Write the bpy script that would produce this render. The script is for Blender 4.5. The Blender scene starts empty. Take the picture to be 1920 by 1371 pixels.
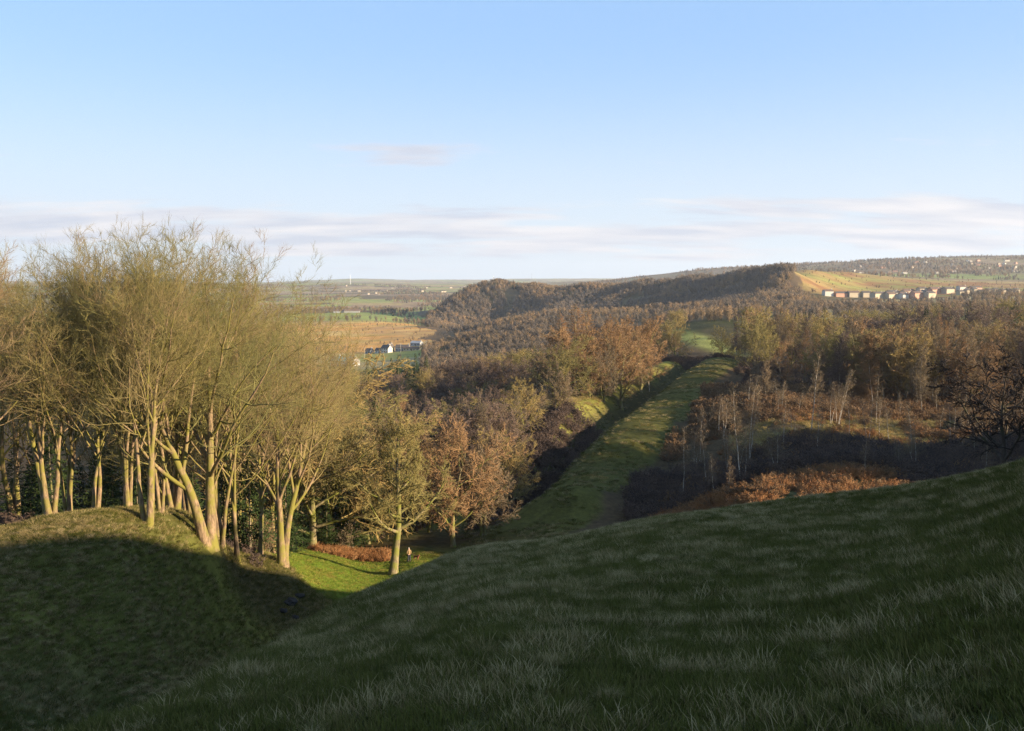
import bpy, math, random
import numpy as np
from mathutils import Vector, Matrix

# ------------------------------------------------------------------ camera, sky, sun, exposure
scene = bpy.context.scene
COL = scene.collection
F, CX, CY, PITCH = 1663.0, 960.0, 685.5, math.radians(5.3)
cam_d = bpy.data.cameras.new('camera'); cam = bpy.data.objects.new('camera', cam_d); COL.objects.link(cam)
cam_d.sensor_width = 36.0; cam_d.lens = 36.0 * F / 1920.0
cam_d.clip_start = 0.1; cam_d.clip_end = 60000
cam.location = (0, 0, 0); cam.rotation_euler = (math.pi / 2 - PITCH, 0, 0)
scene.camera = cam

SUN_AZ, SUN_EL = math.radians(108), math.radians(14.0)      # clockwise from +Y (the view direction)
SUNV = Vector((math.sin(SUN_AZ) * math.cos(SUN_EL), math.cos(SUN_AZ) * math.cos(SUN_EL), math.sin(SUN_EL)))
world = bpy.data.worlds.new('World'); scene.world = world; world.use_nodes = True
wn, wl = world.node_tree.nodes, world.node_tree.links
wn.clear()
w_out = wn.new('ShaderNodeOutputWorld'); w_bg = wn.new('ShaderNodeBackground')
sky = wn.new('ShaderNodeTexSky'); sky.sky_type = 'NISHITA'; sky.sun_disc = False
sky.sun_elevation = SUN_EL; sky.sun_rotation = SUN_AZ
sky.altitude = 100; sky.air_density = 1.0; sky.dust_density = 0.0; sky.ozone_density = 2.2
w_bg.inputs['Strength'].default_value = 0.117
CLOUD_OFF = (7.1, 0.0, 0.0)
SKY_PALE = (2.34, 2.62, 2.88, 1)
# thin banks of cloud low over the horizon, all the way round
tc = wn.new('ShaderNodeTexCoord'); sep = wn.new('ShaderNodeSeparateXYZ'); wl.new(tc.outputs['Generated'], sep.inputs[0])

# projected on a flat layer high above, so the banks foreshorten towards the horizon
zc = wn.new('ShaderNodeMath'); zc.operation = 'ADD'; wl.new(sep.outputs['Z'], zc.inputs[0]); zc.inputs[1].default_value = 0.14
def div(c):
    q = wn.new('ShaderNodeMath'); q.operation = 'DIVIDE'; wl.new(sep.outputs[c], q.inputs[0]); wl.new(zc.outputs[0], q.inputs[1]); return q.outputs[0]
cmb = wn.new('ShaderNodeCombineXYZ'); wl.new(div('X'), cmb.inputs[0]); wl.new(div('Y'), cmb.inputs[1])
mp = wn.new('ShaderNodeMapping'); mp.inputs['Scale'].default_value = (.52, 1.15, 1.0); mp.inputs['Location'].default_value = CLOUD_OFF; mp.inputs['Rotation'].default_value = (0, 0, -.12); wl.new(cmb.outputs[0], mp.inputs[0])
nz = wn.new('ShaderNodeTexNoise'); nz.inputs['Scale'].default_value = 1.6; nz.inputs['Detail'].default_value = 9
nz.inputs['Roughness'].default_value = 0.60; nz.inputs['Distortion'].default_value = 0.2; wl.new(mp.outputs[0], nz.inputs['Vector'])
band = wn.new('ShaderNodeValToRGB'); wl.new(sep.outputs['Z'], band.inputs[0])
e = band.color_ramp.elements
e[0].position = 0.0; e[0].color = (.42, .42, .42, 1); e[1].position = 0.24; e[1].color = (0, 0, 0, 1)
for p_, v_ in ((0.012, .50), (0.022, .30), (0.034, .56), (0.055, .92), (0.080, .66), (0.096, .36), (0.12, .22), (.145, .28), (.17, .10)):
    x_ = e.new(p_); x_.color = (v_, v_, v_, 1)
sub = wn.new('ShaderNodeMath'); sub.operation = 'MULTIPLY_ADD'; wl.new(band.outputs[0], sub.inputs[0]); sub.inputs[1].default_value = 0.42; sub.inputs[2].default_value = -0.72
add = wn.new('ShaderNodeMath'); add.operation = 'ADD'; wl.new(nz.outputs['Fac'], add.inputs[0]); wl.new(sub.outputs[0], add.inputs[1])
cmask = wn.new('ShaderNodeMapRange'); cmask.interpolation_type = 'SMOOTHSTEP'; wl.new(add.outputs[0], cmask.inputs['Value'])
cmask.inputs['From Min'].default_value = -0.02; cmask.inputs['From Max'].default_value = 0.13
cmask.inputs['To Min'].default_value = 0; cmask.inputs['To Max'].default_value = 0.9
nz2 = wn.new('ShaderNodeTexNoise'); nz2.inputs['Scale'].default_value = 2.6; nz2.inputs['Detail'].default_value = 7; wl.new(mp.outputs[0], nz2.inputs['Vector'])
ccol = wn.new('ShaderNodeValToRGB'); wl.new(nz2.outputs['Fac'], ccol.inputs[0])
ccol.color_ramp.elements[0].position = 0.38; ccol.color_ramp.elements[0].color = (2.0, 2.12, 2.45, 1)
ccol.color_ramp.elements[1].position = 0.64; ccol.color_ramp.elements[1].color = (2.85, 2.74, 2.78, 1)
cmix = wn.new('ShaderNodeMix'); cmix.data_type = 'RGBA'
wl.new(cmask.outputs[0], cmix.inputs['Factor'])
hz = wn.new('ShaderNodeMapRange'); hz.interpolation_type = 'SMOOTHERSTEP'; wl.new(sep.outputs['Z'], hz.inputs['Value'])
hz.inputs['From Min'].default_value = -0.02; hz.inputs['From Max'].default_value = 0.30; hz.inputs['To Min'].default_value = 0.95; hz.inputs['To Max'].default_value = 0.0
hmix = wn.new('ShaderNodeMix'); hmix.data_type = 'RGBA'; wl.new(hz.outputs[0], hmix.inputs['Factor']); 
stint = wn.new('ShaderNodeMix'); stint.data_type = 'RGBA'; stint.blend_type = 'MULTIPLY'; stint.inputs['Factor'].default_value = 1; stint.inputs['B'].default_value = (.94, .87, 1.0, 1)
wl.new(sky.outputs[0], stint.inputs['A']); 
sflat = wn.new('ShaderNodeMix'); sflat.data_type = 'RGBA'; sflat.inputs['Factor'].default_value = 0.78; sflat.inputs['B'].default_value = (1.12, 1.84, 2.86, 1)
wl.new(stint.outputs['Result'], sflat.inputs['A']); wl.new(sflat.outputs['Result'], hmix.inputs['A']); hmix.inputs['B'].default_value = SKY_PALE
wl.new(hmix.outputs['Result'], cmix.inputs['A']); wl.new(ccol.outputs[0], cmix.inputs['B'])
wl.new(cmix.outputs['Result'], w_bg.inputs['Color']); wl.new(w_bg.outputs[0], w_out.inputs['Surface'])

sun_d = bpy.data.lights.new('sun', 'SUN'); sun_d.energy = 5.0; sun_d.angle = math.radians(0.53); sun_d.color = (1.0, 0.81, 0.56)
sun = bpy.data.objects.new('sun', sun_d); COL.objects.link(sun)
sun.rotation_euler = SUNV.to_track_quat('Z', 'Y').to_euler(); sun.location = (40, -40, 60)
vs = scene.view_settings
vs.view_transform = 'Standard'; vs.look = 'None'; vs.gamma = 1.0; vs.exposure = 1.52; vs.use_curve_mapping = False
scene.render.engine = 'CYCLES'
cy = scene.cycles
cy.max_bounces = 5; cy.diffuse_bounces = 2; cy.glossy_bounces = 2; cy.transmission_bounces = 2; cy.volume_bounces = 0
cy.use_denoising = True; cy.denoiser = 'OPENIMAGEDENOISE'; cy.denoising_prefilter = 'NONE'; cy.denoising_input_passes = 'RGB_ALBEDO_NORMAL'; cy.sample_clamp_indirect = 6.0

# ------------------------------------------------------------------ helpers
def tag(o, label=None, cat=None, group=None, kind=None):
    if label: o['label'] = label
    if cat: o['category'] = cat
    if group: o['group'] = group
    if kind: o['kind'] = kind
    return o
def link(name, data, parent=None):
    o = bpy.data.objects.new(name, data); COL.objects.link(o)
    if parent is not None: o.parent = parent
    return o
def empty(name, loc, rz=0.0, s=1.0):
    o = link(name, None); o.location = loc; o.rotation_euler = (0, 0, rz); o.scale = (s, s, s)
    o.empty_display_size = 0.3
    return o
def pix(px, py, y):
    """the point seen at photo pixel (px, py), y metres ahead"""
    a, b = px - CX, CY - py
    dy = F * math.cos(PITCH) + b * math.sin(PITCH); dz = -F * math.sin(PITCH) + b * math.cos(PITCH)
    return Vector((a * y / dy, y, dz * y / dy))
def ux(px, y, py=800):
    return pix(px, py, y).x
def mesh_np(name, V, faces_list, smooth=True, mat=None):
    """V (n,3); faces_list: list of int arrays (m,3) or (m,4)"""
    me = bpy.data.meshes.new(name)
    V = np.asarray(V, np.float32)
    me.vertices.add(len(V)); me.vertices.foreach_set('co', V.ravel())
    loops = np.concatenate([f.ravel() for f in faces_list]).astype(np.int32)
    tot = np.concatenate([np.full(len(f), f.shape[1], np.int32) for f in faces_list])
    st = np.concatenate([[0], np.cumsum(tot)[:-1]]).astype(np.int32)
    me.loops.add(len(loops)); me.loops.foreach_set('vertex_index', loops)
    me.polygons.add(len(tot)); me.polygons.foreach_set('loop_start', st); me.polygons.foreach_set('loop_total', tot)
    me.polygons.foreach_set('use_smooth', np.full(len(tot), smooth, bool))
    me.update(calc_edges=True)
    if mat: me.materials.append(mat)
    return me
def vnoise(x, y, seed=0):
    x = np.asarray(x, np.float64); y = np.asarray(y, np.float64)
    ix = np.floor(x).astype(np.int64); iy = np.floor(y).astype(np.int64)
    fx = x - ix; fy = y - iy; fx = fx * fx * (3 - 2 * fx); fy = fy * fy * (3 - 2 * fy)
    def h(i, j):
        v = (i * 374761393 + j * 668265263 + seed * 974634777) & 0xffffffff
        v = ((v ^ (v >> 13)) * 1274126177) & 0xffffffff
        return ((v ^ (v >> 16)) & 0xffff) / 65535.0
    return (h(ix, iy) * (1 - fx) + h(ix + 1, iy) * fx) * (1 - fy) + (h(ix, iy + 1) * (1 - fx) + h(ix + 1, iy + 1) * fx) * fy
def fbm(x, y, seed=0, octv=4):
    s, a, t = 0, 1.0, 0
    for k in range(octv):
        s = s + a * vnoise(x * 2 ** k + 17 * k, y * 2 ** k - 9 * k, seed + k); t += a; a *= 0.5
    return s / t

# ------------------------------------------------------------------ materials
def new_mat(name):
    m = bpy.data.materials.new(name); m.use_nodes = True
    nt = m.node_tree; b = nt.nodes['Principled BSDF']
    b.inputs['Roughness'].default_value = 0.9; b.inputs['Specular IOR Level'].default_value = 0.15
    return m, nt.nodes, nt.links, b
def ramp(N, L, src, cols):
    r = N.new('ShaderNodeValToRGB'); L.new(src, r.inputs[0]); el = r.color_ramp.elements
    el[0].position, el[0].color = cols[0][0], (*cols[0][1], 1); el[1].position, el[1].color = cols[-1][0], (*cols[-1][1], 1)
    for p, c in cols[1:-1]:
        x = el.new(p); x.color = (*c, 1)
    return r
def noise(N, L, scale, detail=4, vec=None, rough=0.55):
    n = N.new('ShaderNodeTexNoise'); n.inputs['Scale'].default_value = scale; n.inputs['Detail'].default_value = detail; n.inputs['Roughness'].default_value = rough
    if vec is not None: L.new(vec, n.inputs['Vector'])
    return n
def mat_twig(name, cols, rough=0.9, scale=0.35):
    """cols: list of base colours; varies per tree and through the crown"""
    m, N, L, b = new_mat(name)
    oi = N.new('ShaderNodeObjectInfo'); tcn = N.new('ShaderNodeTexCoord')
    n = noise(N, L, scale, 4, tcn.outputs['Object'])
    a = N.new('ShaderNodeMath'); a.operation = 'MULTIPLY_ADD'; L.new(n.outputs['Fac'], a.inputs[0]); a.inputs[1].default_value = 0.9
    s = N.new('ShaderNodeMath'); s.operation = 'MULTIPLY_ADD'; L.new(oi.outputs['Random'], s.inputs[0]); s.inputs[1].default_value = 0.6; s.inputs[2].default_value = -0.25
    L.new(s.outputs[0], a.inputs[2])
    k = len(cols); r = ramp(N, L, a.outputs[0], [(0.15 + 0.7 * i / (k - 1), c) for i, c in enumerate(cols)])
    L.new(r.outputs[0], b.inputs['Base Color']); b.inputs['Roughness'].default_value = rough
    return m
def mat_bark(name, base, dark, moss, moss_amt=0.5, scale=2.5):
    m, N, L, b = new_mat(name)
    tcn = N.new('ShaderNodeTexCoord'); mpn = N.new('ShaderNodeMapping'); mpn.inputs['Scale'].default_value = (1, 1, 0.25); L.new(tcn.outputs['Object'], mpn.inputs[0])
    n1 = noise(N, L, scale * 3, 8, mpn.outputs[0], 0.65); n2 = noise(N, L, scale * 0.35, 3, tcn.outputs['Object'])
    r1 = ramp(N, L, n1.outputs['Fac'], [(0.34, dark), (0.62, base)])
    mr = N.new('ShaderNodeMapRange'); L.new(n2.outputs['Fac'], mr.inputs[0]); mr.inputs[1].default_value = 0.62 - 0.3 * moss_amt; mr.inputs[2].default_value = 0.72 - 0.2 * moss_amt
    mx = N.new('ShaderNodeMix'); mx.data_type = 'RGBA'; L.new(mr.outputs[0], mx.inputs['Factor']); L.new(r1.outputs[0], mx.inputs['A']); mx.inputs['B'].default_value = (*moss, 1)
    L.new(mx.outputs['Result'], b.inputs['Base Color'])
    bp = N.new('ShaderNodeBump'); bp.inputs['Strength'].default_value = 0.8; bp.inputs['Distance'].default_value = 0.04; L.new(n1.outputs['Fac'], bp.inputs['Height']); L.new(bp.outputs[0], b.inputs['Normal'])
    return m
def mat_plain(name, c, rough=0.8, var=0.15, scale=3.0):
    m, N, L, b = new_mat(name)
    tcn = N.new('ShaderNodeTexCoord'); n = noise(N, L, scale, 5, tcn.outputs['Object'])
    r = ramp(N, L, n.outputs['Fac'], [(0.3, tuple(x * (1 - var) for x in c)), (0.7, tuple(min(1, x * (1 + var)) for x in c))])
    L.new(r.outputs[0], b.inputs['Base Color']); b.inputs['Roughness'].default_value = rough
    return m
M = {}
M['syc_bark'] = mat_bark('sycamore_bark', (.30, .205, .12), (.085, .06, .036), (.17, .15, .035), .68)
M['syc_twig'] = mat_twig('lichened_twigs', [(.135, .125, .045), (.20, .17, .06), (.20, .135, .075)])
M['oak_bark'] = mat_bark('oak_bark', (.25, .20, .11), (.08, .065, .04), (.16, .16, .035), .7)
M['oak_twig'] = mat_twig('oak_twigs', [(.16, .14, .05), (.24, .19, .068), (.26, .175, .068)])
M['brown_twig'] = mat_twig('brown_twigs', [(.115, .09, .058), (.175, .13, .08), (.21, .145, .085)])
M['red_twig'] = mat_twig('reddish_twigs', [(.17, .105, .055), (.255, .15, .072), (.23, .165, .085)])
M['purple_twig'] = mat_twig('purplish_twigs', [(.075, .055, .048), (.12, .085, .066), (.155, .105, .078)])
M['birch_bark'] = mat_bark('birch_bark', (.58, .51, .41), (.15, .12, .10), (.20, .17, .09), .3, 1.6)
M['grey_birch'] = mat_bark('grey_birch_bark', (.34, .29, .23), (.12, .10, .08), (.17, .15, .07), .4, 1.6)
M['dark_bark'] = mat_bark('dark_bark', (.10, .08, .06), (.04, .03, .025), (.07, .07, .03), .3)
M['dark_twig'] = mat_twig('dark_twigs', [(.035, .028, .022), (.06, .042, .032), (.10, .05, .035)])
M['dull_bark'] = mat_bark('dull_bark', (.24, .19, .13), (.09, .07, .05), (.14, .13, .04), .5)
M['larch_twig'] = mat_twig('larch_twigs', [(.20, .10, .04), (.27, .135, .05), (.24, .14, .06)])
M['spruce'] = mat_twig('spruce_needles', [(.025, .042, .014), (.04, .062, .018), (.065, .085, .025)], scale=0.6)
M['evergreen'] = mat_twig('evergreen_leaves', [(.03, .035, .015), (.05, .05, .022), (.08, .06, .03)], scale=0.6)
M['far_twig'] = mat_twig('far_wood_twigs', [(.085, .075, .062), (.135, .108, .083), (.185, .14, .10)])
M['far_tan'] = mat_twig('far_scrub_and_lit_twigs', [(.16, .12, .07), (.23, .16, .09), (.28, .18, .10)])  # tan scrub, also the painted sunlit patches of the far woods
M['far_dark'] = mat_twig('far_conifer', [(.02, .03, .018), (.03, .042, .02), (.05, .05, .025)])
M['bracken'] = mat_twig('dead_bracken', [(.20, .085, .035), (.31, .15, .06), (.36, .21, .10)], scale=1.5)
M['scrub'] = mat_twig('bare_scrub', [(.13, .08, .045), (.21, .125, .065), (.28, .18, .095)], scale=0.8)
M['straw'] = mat_twig('straw_grass', [(.16, .118, .045), (.27, .205, .09), (.37, .29, .145)], scale=3.0)
M['turf'] = mat_twig('green_turf', [(.046, .048, .008), (.080, .082, .013), (.14, .115, .036)], scale=0.9)
M['lawn'] = mat_twig('sunlit_grass', [(.10, .15, .016), (.15, .20, .025), (.26, .19, .05)], scale=.5)  # brighter than the turf: sunlight on the flat is put into the colour
M['moor'] = mat_twig('moor_grass', [(.22, .17, .06), (.34, .26, .095), (.38, .25, .10)], scale=1.0)

# ------------------------------------------------------------------ terrain
ctrl = []                                    # (x, y, z)
def P(px, py, y): v = pix(px, py, y); ctrl.append((v.x, v.y, v.z))
def Z(px, *yz):
    for y, z in yz: ctrl.append((ux(px, y), y, z))
def W(*xyz):
    for q in xyz: ctrl.append(q)
# near slope, its brow and the hidden ground behind the brow
P(0, 1371, 36); P(200, 1320, 43); P(400, 1200, 57); P(520, 1140, 72); P(610, 1112, 86)            # floor of the near ditch
Z(-300, (6, -3.6), (14, -9.5), (24, -14), (36, -16.5))
Z(0, (6, -4.0), (14, -8.6), (24, -14.5))
P(160, 1388, 8); Z(160, (14, -9.0), (22, -12.6), (32, -17.6))
P(400, 1272, 14); Z(400, (5, -3.2), (25, -11.8), (40, -18.6))
P(640, 1138, 32); P(640, 1232, 14); Z(640, (50, -19.5), (70, -27.5))
P(740, 1092, 42); Z(740, (60, -22.5), (80, -30))
P(870, 1037, 50); Z(870, (70, -23.5), (100, -33))
P(960, 1371, 6); P(960, 1200, 10.5); P(960, 1100, 18.5); P(960, 1062, 30)
P(1000, 1028, 52); P(1090, 1010, 52); Z(1000, (75, -24.5), (100, -31.5), (130, -35.5))
P(1200, 982, 52); Z(1200, (75, -23.5), (100, -29.5), (125, -33.5))
P(1400, 948, 50); Z(1400, (65, -17), (87, -26.5)); P(1400, 928, 105); P(1400, 885, 140); P(1450, 790, 170)
P(1350, 1200, 10.5); P(1350, 1050, 20); P(1350, 985, 32)
P(1700, 915, 48); Z(1700, (65, -17.5), (85, -26)); P(1650, 905, 108); P(1700, 870, 138); P(1650, 800, 175); P(1650, 745, 225)
P(1800, 1371, 5); P(1800, 1150, 9); P(1800, 1010, 19); P(1800, 940, 32)
P(1920, 874, 48); Z(1920, (62, -15), (85, -24)); P(1920, 850, 130); P(1920, 780, 190)
P(1290, 985, 60)
Z(2200, (20, -3.6), (40, -5.6), (52, -9), (70, -18), (110, -24), (200, -26))
Z(2700, (15, -1.2), (28, -.5), (45, -3), (65, -11), (95, -21), (180, -24))
# the rise to the right and behind the viewer
W((15, 0, .6), (30, -4, 6), (60, -18, 17), (100, -30, 30), (50, 27, 3), (70, 20, 10.5), (97, 10, 16), (130, 0, 20), (75, 34, 3.2), (100, 34, 6.5), (85, 46, -2.5), (140, 30, 12), (110, 60, -9), (170, 70, -6),
  (0, -12, -1.0), (0, -40, 5), (60, -60, 22), (140, -60, 34), (0, -120, 14), (-40, -40, -6), (-12, -2, -5), (-30, -5, -13), (-60, 0, -19), (-110, 10, -26),
  (300, 60, -6), (300, -100, 30), (-300, -100, -40), (300, 260, -28), (-250, 60, -46))
# left bank (mound) and the slope behind it
for a in ((-300, 1010, 50), (-120, 1000, 53), (0, 991, 55), (100, 971, 56), (200, 967, 57), (300, 985, 60), (400, 1021, 66), (500, 1070, 76), (580, 1100, 85)): P(*a)
for a in ((60, 1100, 47), (220, 1100, 50), (330, 1120, 55), (450, 1130, 66)): P(*a)
Z(-300, (75, -20), (110, -30)); Z(0, (66, -18.5), (80, -22), (110, -31)); Z(200, (68, -18.5), (85, -24), (115, -33)); Z(400, (82, -25), (110, -34), (140, -38)); Z(530, (80, -25.8), (110, -33.5), (150, -39))
# flat by the oak, then the strip and the valley side
P(655, 1092, 95); P(737, 1078, 101); P(620, 1055, 104); P(780, 1053, 106); P(680, 1046, 112)
Z(740, (150, -38), (220, -41), (350, -46), (600, -60)); Z(640, (200, -43), (350, -50), (600, -63)); Z(500, (300, -52), (600, -66)); Z(870, (130, -36.5), (180, -37), (260, -38), (420, -44), (650, -58))
P(1080, 932, 142); P(1180, 842, 173); P(1240, 772, 215); P(1300, 717, 262); P(1345, 682, 310)
Z(960, (150, -36), (190, -34.5), (240, -33), (330, -36)); P(1050, 775, 200); P(1120, 752, 232); P(1230, 690, 310)
Z(1060, (400, -38)); Z(1345, (360, -32), (400, -33)); P(1320, 640, 480); P(1300, 605, 620)
P(1500, 720, 260); Z(1500, (350, -31), (500, -32)); P(1800, 720, 250); Z(1800, (350, -29), (500, -27))
Z(1150, (600, -44)); Z(1000, (600, -50)); Z(2400, (300, -26), (600, -20)); Z(-400, (300, -60), (600, -70))
# valley floor, moor and fields
for a in ((620, 668, 900), (760, 662, 900), (700, 640, 1080), (850, 640, 1000), (650, 618, 1280), (800, 612, 1330), (600, 597, 1700), (750, 592, 1800), (640, 580, 2200), (760, 570, 2600),
          (600, 562, 3200), (760, 553, 3600), (600, 548, 4200), (800, 541, 4800), (560, 534, 5600), (700, 533, 5600), (860, 536, 5600)): P(*a)
for a in ((300, 640, 1000), (300, 590, 1800), (300, 555, 3600), (300, 536, 5600), (0, 640, 1000), (0, 560, 3200), (0, 536, 5600)): P(*a)
# the wooded hill ahead
RIDGE = ((850, 566, 1770), (885, 553, 1800), (930, 539, 1830), (1000, 547, 1790), (1100, 546, 1720), (1200, 541, 1650), (1300, 531, 1560), (1400, 521, 1460), (1480, 512, 1380))
for (px, py, y), fy in zip(RIDGE, (592, 590, 584, 579, 574, 567, 560, 551, 545)):
    P(px, py, y); P(px, fy, y - 65); P(px, py + 2, y + 170)
P(800, 598, 1720); P(760, 594, 1820); P(1000, 592, 1500); P(1150, 586, 1380); P(1300, 578, 1260); P(1420, 568, 1150); P(1000, 602, 1050); P(1200, 606, 880)
Z(1000, (2800, -40)); Z(1200, (2800, -20)); Z(900, (2800, -62)); Z(1400, (2600, 10))
for a in ((1520, 508, 1650), (1600, 513, 2000), (1540, 556, 1270), (1690, 564, 1190), (1640, 558, 1275), (1730, 552, 1350), (1780, 546, 1430), (1560, 540, 1450), (1620, 535, 1650), (1750, 538, 1700), (1880, 540, 1700), (1500, 580, 900), (1700, 585, 800), (1900, 580, 800)): P(*a)
for a in ((1000, 533, 4800), (1100, 529, 4600), (1180, 521, 4400), (1260, 514, 4200), (1340, 506, 4000), (1450, 503, 3800), (1600, 496, 3600), (1700, 492, 3500), (1800, 489, 3500), (1920, 490, 3500),
          (1600, 513, 2800), (1750, 515, 2700), (1900, 515, 2700)): P(*a)
for a in ((2400, 480, 3500), (2900, 470, 3500), (2400, 540, 1600), (2900, 550, 1500)): P(*a)
# far blue hills
for a in ((0, 530, 8000), (600, 531, 8000), (900, 533, 8000), (1200, 527, 8000), (1500, 512, 8000), (1920, 495, 8000), (560, 529, 11000), (660, 523, 11000), (760, 526, 11000), (900, 526, 11000), (1000, 524, 11000), (1150, 523, 11000), (1400, 520, 11000), (1920, 515, 11000), (0, 527, 11000)): P(*a)
W((3000, 0, 60), (-3000, 0, -40), (0, -3000, 60), (9000, 0, 120), (-9000, 0, 40), (0, -9000, 120), (800, 0, 30), (-800, 0, -70), (0, -800, 20))
ctrl = np.array(ctrl)
def polar(x, y):
    r = np.maximum(np.hypot(x, y), 1.2); return 3.0 * np.arctan2(x, y), np.log(r), r
ca, cl, cr = polar(ctrl[:, 0], ctrl[:, 1]); cs = (ctrl[:, 2] + 1.65) / cr
# wrap the azimuth
wrap = np.abs(ca) > 3.0 * 1.2
CA = np.concatenate([ca, ca[wrap] - np.sign(ca[wrap]) * 6 * np.pi]); CL = np.concatenate([cl, cl[wrap]]); CS = np.concatenate([cs, cs[wrap]])
def tps(d2): return np.where(d2 > 1e-12, 0.5 * d2 * np.log(np.maximum(d2, 1e-12)), 0.0)
n = len(CA); K = tps((CA[:, None] - CA[None]) ** 2 + (CL[:, None] - CL[None]) ** 2) + np.eye(n) * 2e-4
A = np.zeros((n + 3, n + 3)); A[:n, :n] = K; A[:n, n] = 1; A[:n, n + 1] = CA; A[:n, n + 2] = CL; A[n:, :n] = A[:n, n:].T
WT = np.linalg.solve(A, np.concatenate([CS, np.zeros(3)]))
# axis of the old rampart strip with its ditch on the left
axis = np.array([(pix(px, 800, y).x, y) for px, y in ((905, 112), (1000, 125), (1080, 142), (1180, 173), (1240, 215), (1300, 262), (1345, 310), (1362, 335))])
def strip_uv(x, y):
    """signed distance across (left negative) and ahead-distance of the strip axis"""
    best = np.full(x.shape, 1e9); sd = np.zeros(x.shape); al = np.zeros(x.shape)
    for (x0, y0), (x1, y1) in zip(axis[:-1], axis[1:]):
        dx, dy = x1 - x0, y1 - y0; L2 = dx * dx + dy * dy
        t = np.clip(((x - x0) * dx + (y - y0) * dy) / L2, 0, 1)
        qx, qy = x0 + t * dx, y0 + t * dy; d = np.hypot(x - qx, y - qy)
        c = ((x - qx) * dy - (y - qy) * dx); m = d < best
        best = np.where(m, d, best); sd = np.where(m, np.sign(c) * d, sd); al = np.where(m, qy, al)
    return sd, al
def strip_wob(x, y):
    sd, al = strip_uv(x, y); return sd + 5.0 * (fbm(x / 8, y / 8, 55, 3) - .5), al
def sstep(a, b, v):
    t = np.clip((v - a) / (b - a), 0, 1); return t * t * (3 - 2 * t)
def H(x, y):
    x = np.atleast_1d(np.asarray(x, float)); y = np.atleast_1d(np.asarray(y, float)); shp = x.shape; x = x.ravel(); y = y.ravel()
    out = np.empty(x.shape)
    for i in range(0, len(x), 20000):
        a, l, r = polar(x[i:i + 20000], y[i:i + 20000])
        B = tps((a[:, None] - CA[None]) ** 2 + (l[:, None] - CL[None]) ** 2)
        out[i:i + 20000] = -1.65 + r * (B @ WT[:n] + WT[n] + WT[n + 1] * a + WT[n + 2] * l)
    r = np.hypot(x, y)
    sd, al = strip_uv(x, y)
    on = sstep(118, 150, al) * (1 - sstep(318, 345, al)) * (r < 420)
    out += on * (-4.2 * np.exp(-((sd + 11.5) / 3.6) ** 2) + 1.2 * np.exp(-((sd + 19.0) / 4.0) ** 2) + 1.5 * np.exp(-(sd / 7.0) ** 4) + 0.5 * np.sin(al / 7.0) * np.exp(-(sd / 8.0) ** 2))
    for px, yy, h, sx, sy in ((1075, 134, 3.0, 7, 5), (1168, 166, 2.6, 6.5, 6), (985, 150, -1.0, 9, 14)):
        hx = ux(px, yy); out += h * np.exp(-((x - hx) / sx) ** 2 - ((y - yy) / sy) ** 2)
    # small unevenness, growing with scale
    out += 0.16 * (fbm(x / 2.6, y / 2.6, 3, 3) - .5) * sstep(2, 9, r) * (1 - sstep(150, 400, r))
    out += 0.75 * (fbm(x / 11, y / 11, 5, 3) - .5) * sstep(20, 60, r) * (1 - sstep(400, 900, r))
    out += 9.0 * (fbm(x / 190, y / 190, 8, 4) - .5) * sstep(350, 1000, r)
    out += 22.0 * (fbm(x / 900, y / 900, 9, 4) - .5) * sstep(2500, 5000, r)
    return out.reshape(shp)
def zat(x, y): return float(H(x, y)[0])

# polar sheet: fine in front, coarse behind
az_f = np.radians(np.linspace(-37, 37, 640)); az_b = np.radians(np.concatenate([np.linspace(38, 100, 60), np.linspace(102, 322, 70)[:-1]]))
AZ = np.concatenate([az_f, az_b]); RR = np.concatenate([np.exp(np.linspace(math.log(0.8), math.log(420), 380)), np.exp(np.linspace(math.log(426), math.log(12000), 190))])
gx = np.outer(RR, np.sin(AZ)); gy = np.outer(RR, np.cos(AZ)); gz = H(gx, gy)
nr, na = gx.shape
ii, jj = np.meshgrid(np.arange(nr - 1), np.arange(na), indexing='ij'); j2 = (jj + 1) % na
quads = np.stack([ii * na + jj, ii * na + j2, (ii + 1) * na + j2, (ii + 1) * na + jj], -1).reshape(-1, 4)[:, ::-1]
cap = np.stack([np.full(na, nr * na), (np.arange(na) + 1) % na, np.arange(na)], -1)[:, ::-1]
TV = np.concatenate([np.stack([gx, gy, gz], -1).reshape(-1, 3), [[0, 0, -1.65]]])
gme = mesh_np('ground', TV, [quads, cap])
# ground cover colours by place
X, Y = TV[:, 0], TV[:, 1]; R_ = np.hypot(X, Y); PXC = CX + F * X / np.maximum(Y, 1) * 0.995
sdv, alv = strip_wob(X, Y)
def mixc(c, col, m): return c * (1 - m[:, None]) + np.array(col)[None] * m[:, None]
C_ = np.tile(np.array([.045, .052, .016]), (len(X), 1))
n1 = fbm(X / 3.1, Y / 3.1, 21, 3); n2 = fbm(X / 14, Y / 14, 22, 3); n3 = fbm(X / 60, Y / 60, 23, 4); n4 = fbm(X / 260, Y / 130, 24, 4)
C_ = mixc(C_, (.12, .10, .05), sstep(.45, .75, n1) * .6)
mound = sstep(44, 52, R_) * (PXC < 640) * (Y > 10) * (R_ < 125)
C_ = mixc(C_, (.13, .125, .030), mound * (.5 + .5 * sstep(.35, .65, n2)))
oakg = np.exp(-((X + 20) / 13) ** 2 - ((Y - 98) / 12) ** 2); C_ = mixc(C_, (.12, .18, .022), np.clip(oakg * 1.5, 0, .95)); C_ = mixc(C_, (.26, .15, .05), sstep(.52, .68, n1) * oakg * .7)  # sunlit brightness of the grass by the oak painted into the cover
wood = sstep(112, 122, R_) * (1 - sstep(420, 700, R_)) * (Y > 0) + (Y <= 0) * 0; C_ = mixc(C_, (.075, .050, .028), wood)
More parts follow.
